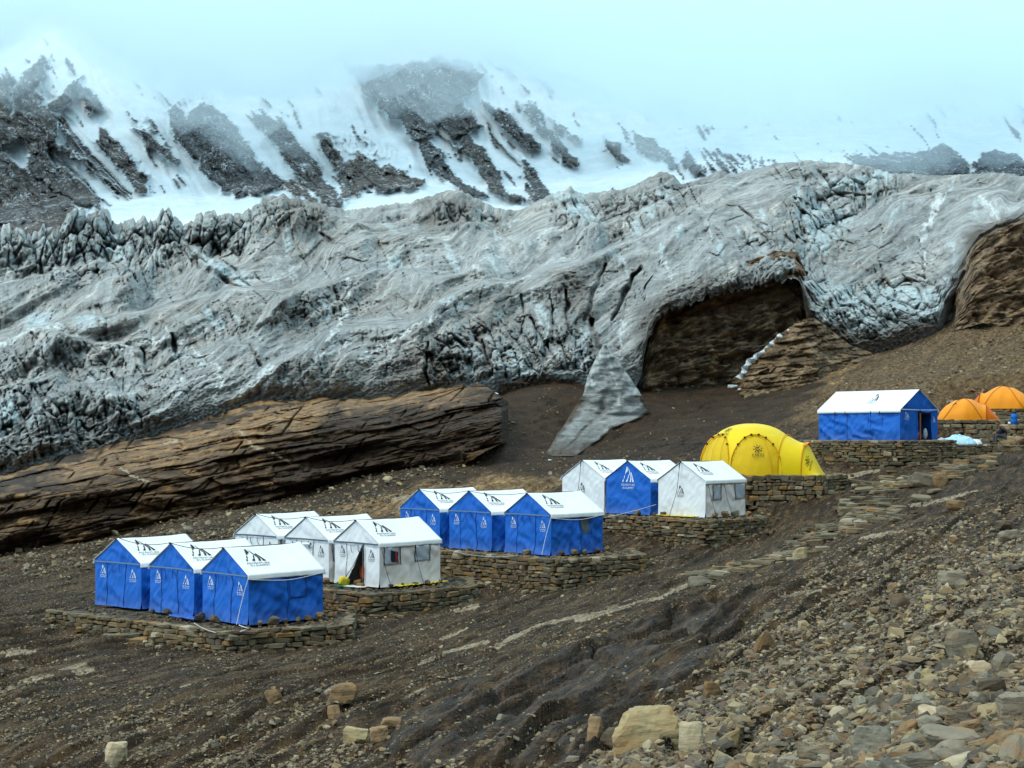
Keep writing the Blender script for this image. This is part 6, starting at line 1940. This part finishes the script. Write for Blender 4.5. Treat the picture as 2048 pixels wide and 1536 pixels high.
# barrel
def barrel():
    prof = [(.0, .0), (.135, .0), (.15, .02), (.158, .12), (.166, .14), (.160, .16), (.160, .34), (.168, .36), (.160, .38), (.150, .48), (.125, .51), (.118, .52), (.126, .53), (.126, .56), (.0, .565)]
    V, Q = [], []; n = 20
    for r_, z in prof:
        for j in range(n): V.append((math.cos(j / n * 6.2832) * r_, math.sin(j / n * 6.2832) * r_, z))
    for i in range(len(prof) - 1):
        for j in range(n): Q.append((i * n + j, i * n + (j + 1) % n, (i + 1) * n + (j + 1) % n, (i + 1) * n + j))
    root = empty("barrel", P(2028, 848, 71.4)); root.location.z = .50; tag(root, "small blue plastic barrel standing on the stone bank behind the seated person", "barrel")
    link("drum", new_mesh("drum", V, Q), flat("blue_plastic", (.01, .14, .50), .4), root)
    pr = [(.0, .0), (.13, .0), (.133, .05), (.0, .06)]
    V, Q = [], []
    for r_, z in pr:
        for j in range(n): V.append((math.cos(j / n * 6.2832) * r_, math.sin(j / n * 6.2832) * r_, z + .53))
    for i in range(3):
        for j in range(n): Q.append((i * n + j, i * n + (j + 1) % n, (i + 1) * n + (j + 1) % n, (i + 1) * n + j))
    link("lid", new_mesh("lid", V, Q), M_BLK, root)
    for sg in (-1, 1): tube("handle", [(sg * .15, -.05, .42), (sg * .21, 0, .40), (sg * .15, .05, .42)], .012, M_BLK, root)
barrel()
o = blob("sack", (.12, .12, .14), M_WHITE, 8, 2); o.location = P(2019, 846, 71.2); o.location.z = .56; tag(o, "small white jug beside the blue barrel", "jug")

# pale blue tarpaulin in a heap
def heap(cx, cy, z, pts, sx, sy, rz, mat, label, hgt, seed):
    n = 44
    S, T = np.meshgrid(np.linspace(-1, 1, n), np.linspace(-1, 1, n))
    th_ = np.arctan2(T, S); rr = np.maximum(np.abs(S), np.abs(T)); edge_ = .78 + .3 * fbm(np.cos(th_) * 1.6, np.sin(th_) * 1.6, 3, seed)
    x = np.cos(th_) * rr * edge_ * sx / 2; y = np.sin(th_) * rr * edge_ * sy / 2
    zz = hgt * np.clip(1 - rr ** 2.2, 0, 1) ** .7 * (.55 + .7 * ridged(x * 1.1 + seed, y * 1.4, 3, seed)) + .07 * np.abs(fbm(x * 4, y * 4, 3, seed + 1))
    o = link("tarpaulin", new_mesh("tarpaulin", np.stack([x, y, zz], -1), grid_quads(n, n)), mat); o.location = (cx, cy, z); o.rotation_euler.z = rz
    o.modifiers.new("thickness", 'SOLIDIFY').thickness = .01
    tag(o, label, "tarpaulin"); return o
M_TARP = cloth("pale_blue_tarp", (.46, .72, .84), .45, bumpsc=1.5)
q = P(1915, 872, 70.2); heap(q.x, q.y, -.47, None, 2.1, 1.9, -.1, M_TARP, "pale blue crumpled tarpaulin spread on the ground beside the large blue tent", .42, 3)
q = P(1884, 870, 69.4); heap(q.x, q.y, -.47, None, .8, 1.0, .3, M_SKY_WIN, "whitish plastic sheet against the corner of the large blue tent", .3, 6)
q = P(1952, 868, 70.9); heap(q.x, q.y, -.47, None, .7, .8, .4, M_WHITE, "small white plastic bundle at the right end of the pale blue tarpaulin", .25, 9)
q = P(1962, 866, 71.6); heap(q.x, q.y, -.44, None, .6, .5, .4, M_YEL2, "small yellow sheet beyond the pale blue tarpaulin", .2, 12)

# ------------------------------------------------------------------ the person resting on a boulder, facing left
def person():
    Yp = 69.0
    def Q(u_, v_, d=0.0): return P(u_, v_, Yp + d)
    root = empty("person", Q(1990, 889)); b0 = Vector(root.location)
    tag(root, "person in black jacket and grey trousers sitting bent forward on a boulder", "person")
    joints = {
     'pelvis': (Q(2008.5, 871), .135), 'waist': (Q(2009, 865.5), .130), 'chest': (Q(2005, 858), .150), 'neckb': (Q(2001, 852.2), .085), 'neck': (Q(1999.6, 850.2), .055), 'head': (Q(1996.8, 848.2), .060),
     'hipL': (Q(2006.5, 872, -.10), .100), 'kneeL': (Q(1992.5, 869.5, -.16), .070), 'ankL': (Q(1991.5, 886, -.16), .045), 'toeL': (Q(1986.5, 888.8, -.18), .035),
     'hipR': (Q(2006.5, 871, .12), .100), 'kneeR': (Q(1988.5, 868.5, .14), .068), 'ankR': (Q(1987.5, 884.5, .14), .044), 'toeR': (Q(1982.8, 887.0, .14), .034),
     'shL': (Q(2003.5, 855.3, -.17), .070), 'elL': (Q(2001.0, 864.8, -.22), .052), 'wrL': (Q(1992.8, 866.2, -.10), .034),
     'shR': (Q(2003.5, 854.8, .17), .070), 'elR': (Q(1998.5, 864.0, .24), .050), 'wrR': (Q(1990.8, 865.4, .08), .034)}
    def skin(name, links, mat, sub=2, extra=1.0):
        names = []
        for a_, b_ in links:
            for k_ in (a_, b_):
                if k_ not in names: names.append(k_)
        me = bpy.data.meshes.new(name)
        me.from_pydata([tuple(joints[k_][0] - b0) for k_ in names], [(names.index(a_), names.index(b_)) for a_, b_ in links], [])
        o = link(name, me, None, root)
        md = o.modifiers.new("skin", 'SKIN'); md.use_smooth_shade = True
        for i, k_ in enumerate(names):
            r_ = joints[k_][1] * extra; me.skin_vertices[0].data[i].radius = (r_, r_)
        me.skin_vertices[0].data[0].use_root = True
        o.modifiers.new("smooth", 'SUBSURF').levels = sub; o.modifiers["smooth"].render_levels = sub
        me.materials.append(mat); return o
    body_links = [('pelvis', 'waist'), ('waist', 'chest'), ('chest', 'neckb'), ('neckb', 'neck'), ('neck', 'head'), ('pelvis', 'hipL'), ('hipL', 'kneeL'), ('kneeL', 'ankL'), ('ankL', 'toeL'), ('pelvis', 'hipR'), ('hipR', 'kneeR'), ('kneeR', 'ankR'), ('ankR', 'toeR'),
                  ('chest', 'shL'), ('shL', 'elL'), ('elL', 'wrL'), ('chest', 'shR'), ('shR', 'elR'), ('elR', 'wrR')]
    M_SKIN = flat("skin", (.36, .17, .10), .6)
    skin("body", body_links, M_SKIN, 2, .93)
    skin("jacket", [('pelvis', 'waist'), ('waist', 'chest'), ('chest', 'neckb'), ('chest', 'shL'), ('shL', 'elL'), ('elL', 'wrL'), ('chest', 'shR'), ('shR', 'elR'), ('elR', 'wrR')], flat("black_jacket", (.012, .013, .018), .8, 6.0), 2, 1.10)
    skin("trousers", [('pelvis', 'hipL'), ('hipL', 'kneeL'), ('kneeL', 'ankL'), ('pelvis', 'hipR'), ('hipR', 'kneeR'), ('kneeR', 'ankR')], flat("grey_trousers", (.085, .082, .095), .85, 6.0), 2, 1.08)
    # head with face, bent down and to the left
    hc = Q(1995.4, 846.6) - b0
    bm = bmesh.new(); bmesh.ops.create_uvsphere(bm, u_segments=20, v_segments=14, radius=1)
    for v in bm.verts:
        c = v.co; fx = -c.x
        s = Vector((c.x * .098, c.y * .078, c.z * .118))
        if fx > .5 and abs(c.y) < .22 and -.25 < c.z < .12: s.x -= .022 * (1 - abs(c.y) / .22)     # nose
        if c.z < -.3: s.x *= .9; s.y *= .82                                                     # jaw
        if fx > .6 and .05 < c.z < .3 and .2 < abs(c.y) < .5: s.x += .008                           # eye hollows
        v.co = s
    me = bpy.data.meshes.new("head"); bm.to_mesh(me); bm.free()
    for p_ in me.polygons: p_.use_smooth = True
    hd = link("head", me, M_SKIN, root, hc); hd.rotation_euler = (0, -.45, .25)
    for sg in (-1, 1):
        bm = bmesh.new(); bmesh.ops.create_icosphere(bm, subdivisions=1, radius=.012); me = bpy.data.meshes.new("eye"); bm.to_mesh(me); bm.free()
        link("eye", me, M_BLK, hd, (-.082, sg * .03, .015))
        bm = bmesh.new(); bmesh.ops.create_icosphere(bm, subdivisions=2, radius=1)
        for v in bm.verts: v.co = Vector((v.co.x * .018, v.co.y * .008, v.co.z * .03))
        me = bpy.data.meshes.new("ear"); bm.to_mesh(me); bm.free(); link("ear", me, M_SKIN, hd, (.012, sg * .078, -.005))
    bm = bmesh.new(); bmesh.ops.create_uvsphere(bm, u_segments=20, v_segments=14, radius=1)
    bmesh.ops.delete(bm, geom=[v for v in bm.verts if v.co.z < .05 + .75 * -v.co.x - .1], context='VERTS')
    for v in bm.verts: v.co = Vector((v.co.x * .108, v.co.y * .088, v.co.z * .128)) * (1 + .05 * float(perlin(v.co.x * 5, v.co.y * 5 + v.co.z, 2)))
    me = bpy.data.meshes.new("hair"); bm.to_mesh(me); bm.free()
    link("hair", me, flat("brown_hair", (.10, .035, .015), .7, 30.0), hd)
    # hands: palm and five fingers each, closed loosely together
    for side_, wr, dy in (('L', 'wrL', 1), ('R', 'wrR', -1)):
        w0 = joints[wr][0] - b0
        vs = [Vector((0, 0, 0)), Vector((-.05, dy * .01, -.01)), Vector((-.085, dy * .012, -.015))]; es = [(0, 1), (1, 2)]; rad = [.026, .030, .026]
        for f_ in range(4):
            off = (f_ - 1.5) * .019; ln = (.068, .078, .074, .058)[f_]; b_i = len(vs)
            vs += [Vector((-.095, dy * .014, -.012 + off)), Vector((-.095 - ln * .5, dy * .028, -.022 + off)), Vector((-.095 - ln * .75, dy * .045, -.045 + off * .9))]
            es += [(2, b_i), (b_i, b_i + 1), (b_i + 1, b_i + 2)]; rad += [.0095, .009, .008]
        b_i = len(vs); vs += [Vector((-.045, dy * .02, .03)), Vector((-.075, dy * .035, .045)), Vector((-.10, dy * .045, .038))]; es += [(1, b_i), (b_i, b_i + 1), (b_i + 1, b_i + 2)]; rad += [.012, .0105, .009]
        me = bpy.data.meshes.new("hand"); me.from_pydata([tuple(w0 + v) for v in vs], es, []); o = link("hand", me, None, root)
        md = o.modifiers.new("skin", 'SKIN'); md.use_smooth_shade = True
        for i, r_ in enumerate(rad): me.skin_vertices[0].data[i].radius = (r_, r_)
        me.skin_vertices[0].data[0].use_root = True
        o.modifiers.new("smooth", 'SUBSURF').levels = 1; me.materials.append(M_SKIN)
    for a_, t_ in (('ankL', 'toeL'), ('ankR', 'toeR')):
        p0 = joints[a_][0] - b0; p1 = joints[t_][0] - b0
        bm = bmesh.new(); bmesh.ops.create_icosphere(bm, subdivisions=2, radius=1)
        c = (p0 * .45 + p1 * .55) + Vector((0, 0, -.01)); d = (p1 - p0).length
        for v in bm.verts: v.co = Vector((v.co.x * .155, v.co.y * .058, max(v.co.z, -.55) * .06)) + c
        me = bpy.data.meshes.new("shoe"); bm.to_mesh(me); bm.free()
        for p_ in me.polygons: p_.use_smooth = True
        link("shoe", me, flat("dark_shoe", (.03, .028, .028), .7), root)
person()
q = P(2014, 882, 69.1); o = link("boulder", craggy("boulder", 951, (.78, .62, .44), M_YEL, 3)); o.location = (q.x, q.y, -.46 + .20); tag(o, "yellowish boulder on which the person sits", "boulder")
q = P(2040, 886, 69.6); o = link("boulder", big_rock("boulder", 955, (.8, .6, .42), M_TAN, .6)); o.location = (q.x, q.y, -.46 + .2); tag(o, "rust brown boulder right of the seated person", "boulder")
print("camp", time.time() - T0)

# ================================================================== ICE CONE, STREAM, ICE BLOCKS
nr, nc = 90, 70
t = np.linspace(0, 1, nr)[:, None]; s = np.linspace(0, 1, nc)[None, :]
vv = 690 + (912 - 690) * t + 0 * s
lft = np.interp(vv, [690, 700, 740, 790, 830, 880, 912], [1207, 1200, 1180, 1165, 1140, 1108, 1088])
rgt = np.interp(vv, [690, 700, 740, 790, 825, 832, 860, 880, 912], [1213, 1220, 1250, 1283, 1303, 1290, 1222, 1200, 1150])
uu = lft + (rgt - lft) * s
uu = uu + 6 * fbm(uu / 20, vv / 14, 3, 5) * np.sin(np.pi * s)
uu_ = lft + (rgt - lft) * s
Yg = np.minimum(ground_at(uu_.ravel(), np.maximum(vv, 775).ravel()).reshape(vv.shape), 93.5)
Yg = np.where(vv < 775, np.minimum(Yg, 93.5), Yg)
bul = np.sin(np.pi * s) ** .55
wob_ = 4 * fbm(vv / 22, s * 3 + 0 * vv, 3, 6)
uu_ = uu_ + wob_ * (s - .5) * 2 * sstep(.1, .4, t)
Yc = Yg - .05 - 1.3 * bul * (.35 + .65 * t) + .45 * fbm(uu_ / 34, vv / 16, 3, 8)
gl = np.exp(-((s - .42 - .05 * np.sin(t * 9)) / .05) ** 2) * sstep(.35, .5, t)
Yc = Yc + gl * .3
me = new_mesh("ice_cone", np.stack([(uu_ - CX) / F * Yc, Yc, (HY - vv) / F * Yc], -1), grid_quads(nr, nc, True))
dirt = np.clip(sstep(.66, .98, t) * 1.1 + .9 * sstep(.1, .3, fbm(uu_ / 26, vv / 26, 3, 18)) * sstep(.5, .9, t) + gl * .5 + .25 * fbm(uu_ / 20, vv / 20, 3, 12), 0, 1.2) * np.ones(vv.shape)
edge1 = np.exp(-((s - .93) / .05) ** 2) + np.exp(-((s - .12) / .14) ** 2) * (t < .4) + np.exp(-((s - .62) / .06) ** 2) * (t < .55)
add_attr(me, "clean", np.clip(.45 - t * .4, 0, 1) * np.ones(vv.shape)); rim = 1 - sstep(.02, .16, np.minimum(s, 1 - s) + .10 * fbm(uu_ / 16, vv / 9, 3, 21) + .25 * (t < .45))
foot = sstep(.80, .97, t + .10 * fbm(uu_ / 14, vv / 9, 3, 22))
add_attr(me, "mud", np.clip(np.maximum(np.maximum(dirt * .6, rim), foot), 0, 1)); add_attr(me, "white", np.clip(edge1, 0, 1) * np.ones(vv.shape) * sstep(-.3, .1, fbm(uu_ / 8, vv / 8, 2, 3)))
add_attr(me, "fa", uu_); add_attr(me, "fb", vv)
o = link("ice_cone", me, M_ICE); tag(o, kind='structure')
# meltwater stream falling over the cave rocks
pts = [(1592, 655), (1578, 662), (1560, 672), (1548, 684), (1535, 697), (1515, 712), (1502, 720), (1492, 732), (1488, 745), (1478, 757)]
V = []
for i, (a_, b_) in enumerate(pts):
    pass
n = 60
pu = np.interp(np.linspace(0, 1, n), np.linspace(0, 1, len(pts)), [p[0] for p in pts]); pv = np.interp(np.linspace(0, 1, n), np.linspace(0, 1, len(pts)), [p[1] for p in pts])
for i in range(n):
    tt = i / (n - 1); Yw = 104.0 - tt * 1.5 + .3 * math.sin(i * .8)
    wd = 3.4 + 3.0 * abs(math.sin(i * .35)) * (.6 + tt)
    for j in range(6):
        f_ = j / 5 - .5
        V.append(P(pu[i] + 1.4 * math.sin(i * .9) + random.uniform(-1, 1) + f_ * wd * 1.8, pv[i] + f_ * wd * .8, Yw - .12 * math.cos(f_ * 3) + .05 * random.random()))
k = NT("white_water", .25)
mw = k.done(k.ramp(k.noise(k.mapping(k.co('Object'), (6, 1, 1.2)), 3.0, 5), [(.3, (.25, .27, .28)), (.6, (.72, .78, .8))]))
o = link("stream", new_mesh("stream", V, grid_quads(n, 6)), mw); tag(o, kind='structure')
# rock ramp the stream runs over, in front of the cave back wall
nr, nc = 90, 130
t = np.linspace(0, 1, nr)[:, None]; s = np.linspace(0, 1, nc)[None, :]
uu = 1440 + 330 * s + 0 * t
topv = np.interp(uu, [1440, 1480, 1510, 1560, 1600, 1622, 1650, 1700, 1770], [775, 742, 712, 668, 640, 632, 650, 690, 715])
botv = np.interp(uu, [1440, 1500, 1560, 1600, 1650, 1770], [800, 800, 800, 795, 790, 760])
vv = topv + (botv - topv) * t
Yr = 104.0 - 6.0 * t ** .8 + 3.5 * sstep(.5, .8, s)
f1, f2, cid = worley(uu / 60 + vv / 60 + .5 * fbm(uu / 20, vv / 20, 2, 4), vv / 11 + uu / 90, 3)
Yr = Yr - (cid - .5) * 1.0 - 1.1 * fbm(uu / 40, vv / 22, 4, 9) + .3 * (1 - sstep(0, .12, f2 - f1)) + .8 * np.abs(s - .5) ** 2
Yr = Yr + 6 * (1 - sstep(0, .16, s + .05 * fbm(uu / 30, vv / 12, 2, 6)))
Yr = np.minimum(Yr, 112)
me = new_mesh("rock_ramp", np.stack([(uu - CX) / F * Yr, Yr, (HY - vv) / F * Yr], -1), grid_quads(nr, nc, True))
add_attr(me, "ochre", np.clip(.25 + .6 * fbm(uu / 26, vv / 14, 3, 4), 0, 1))
o = link("rock_ramp", me, bpy.data.materials["cave_rock"]); tag(o, kind='structure')
# fallen ice lumps in the gully
M_ICEL = flat("clean_ice_lump", (.72, .80, .82), .4, 8.0)
for i, (u_, v_, sz) in enumerate(((1462, 779, 9), (1472, 781, 8), (1480, 783, 7), (1488, 784, 5), (1524, 766, 6), (1553, 777, 8), (1498, 788, 4), (1516, 770, 4), (1100, 922, 5))):
    q = gpoint(u_, v_); s_ = sz * q.y / F
    o = link("ice_block", big_rock("ice_block", 970 + i, (s_ * 1.5, s_, s_ * .8), M_ICEL, .3)); o.location = q + Vector((0, 0, s_ * .3))
    tag(o, "white lump of fallen ice on the brown mud of the gully", "ice block", "ice lumps fallen in the gully")
print("all", time.time() - T0)
print("script total", time.time() - T0)
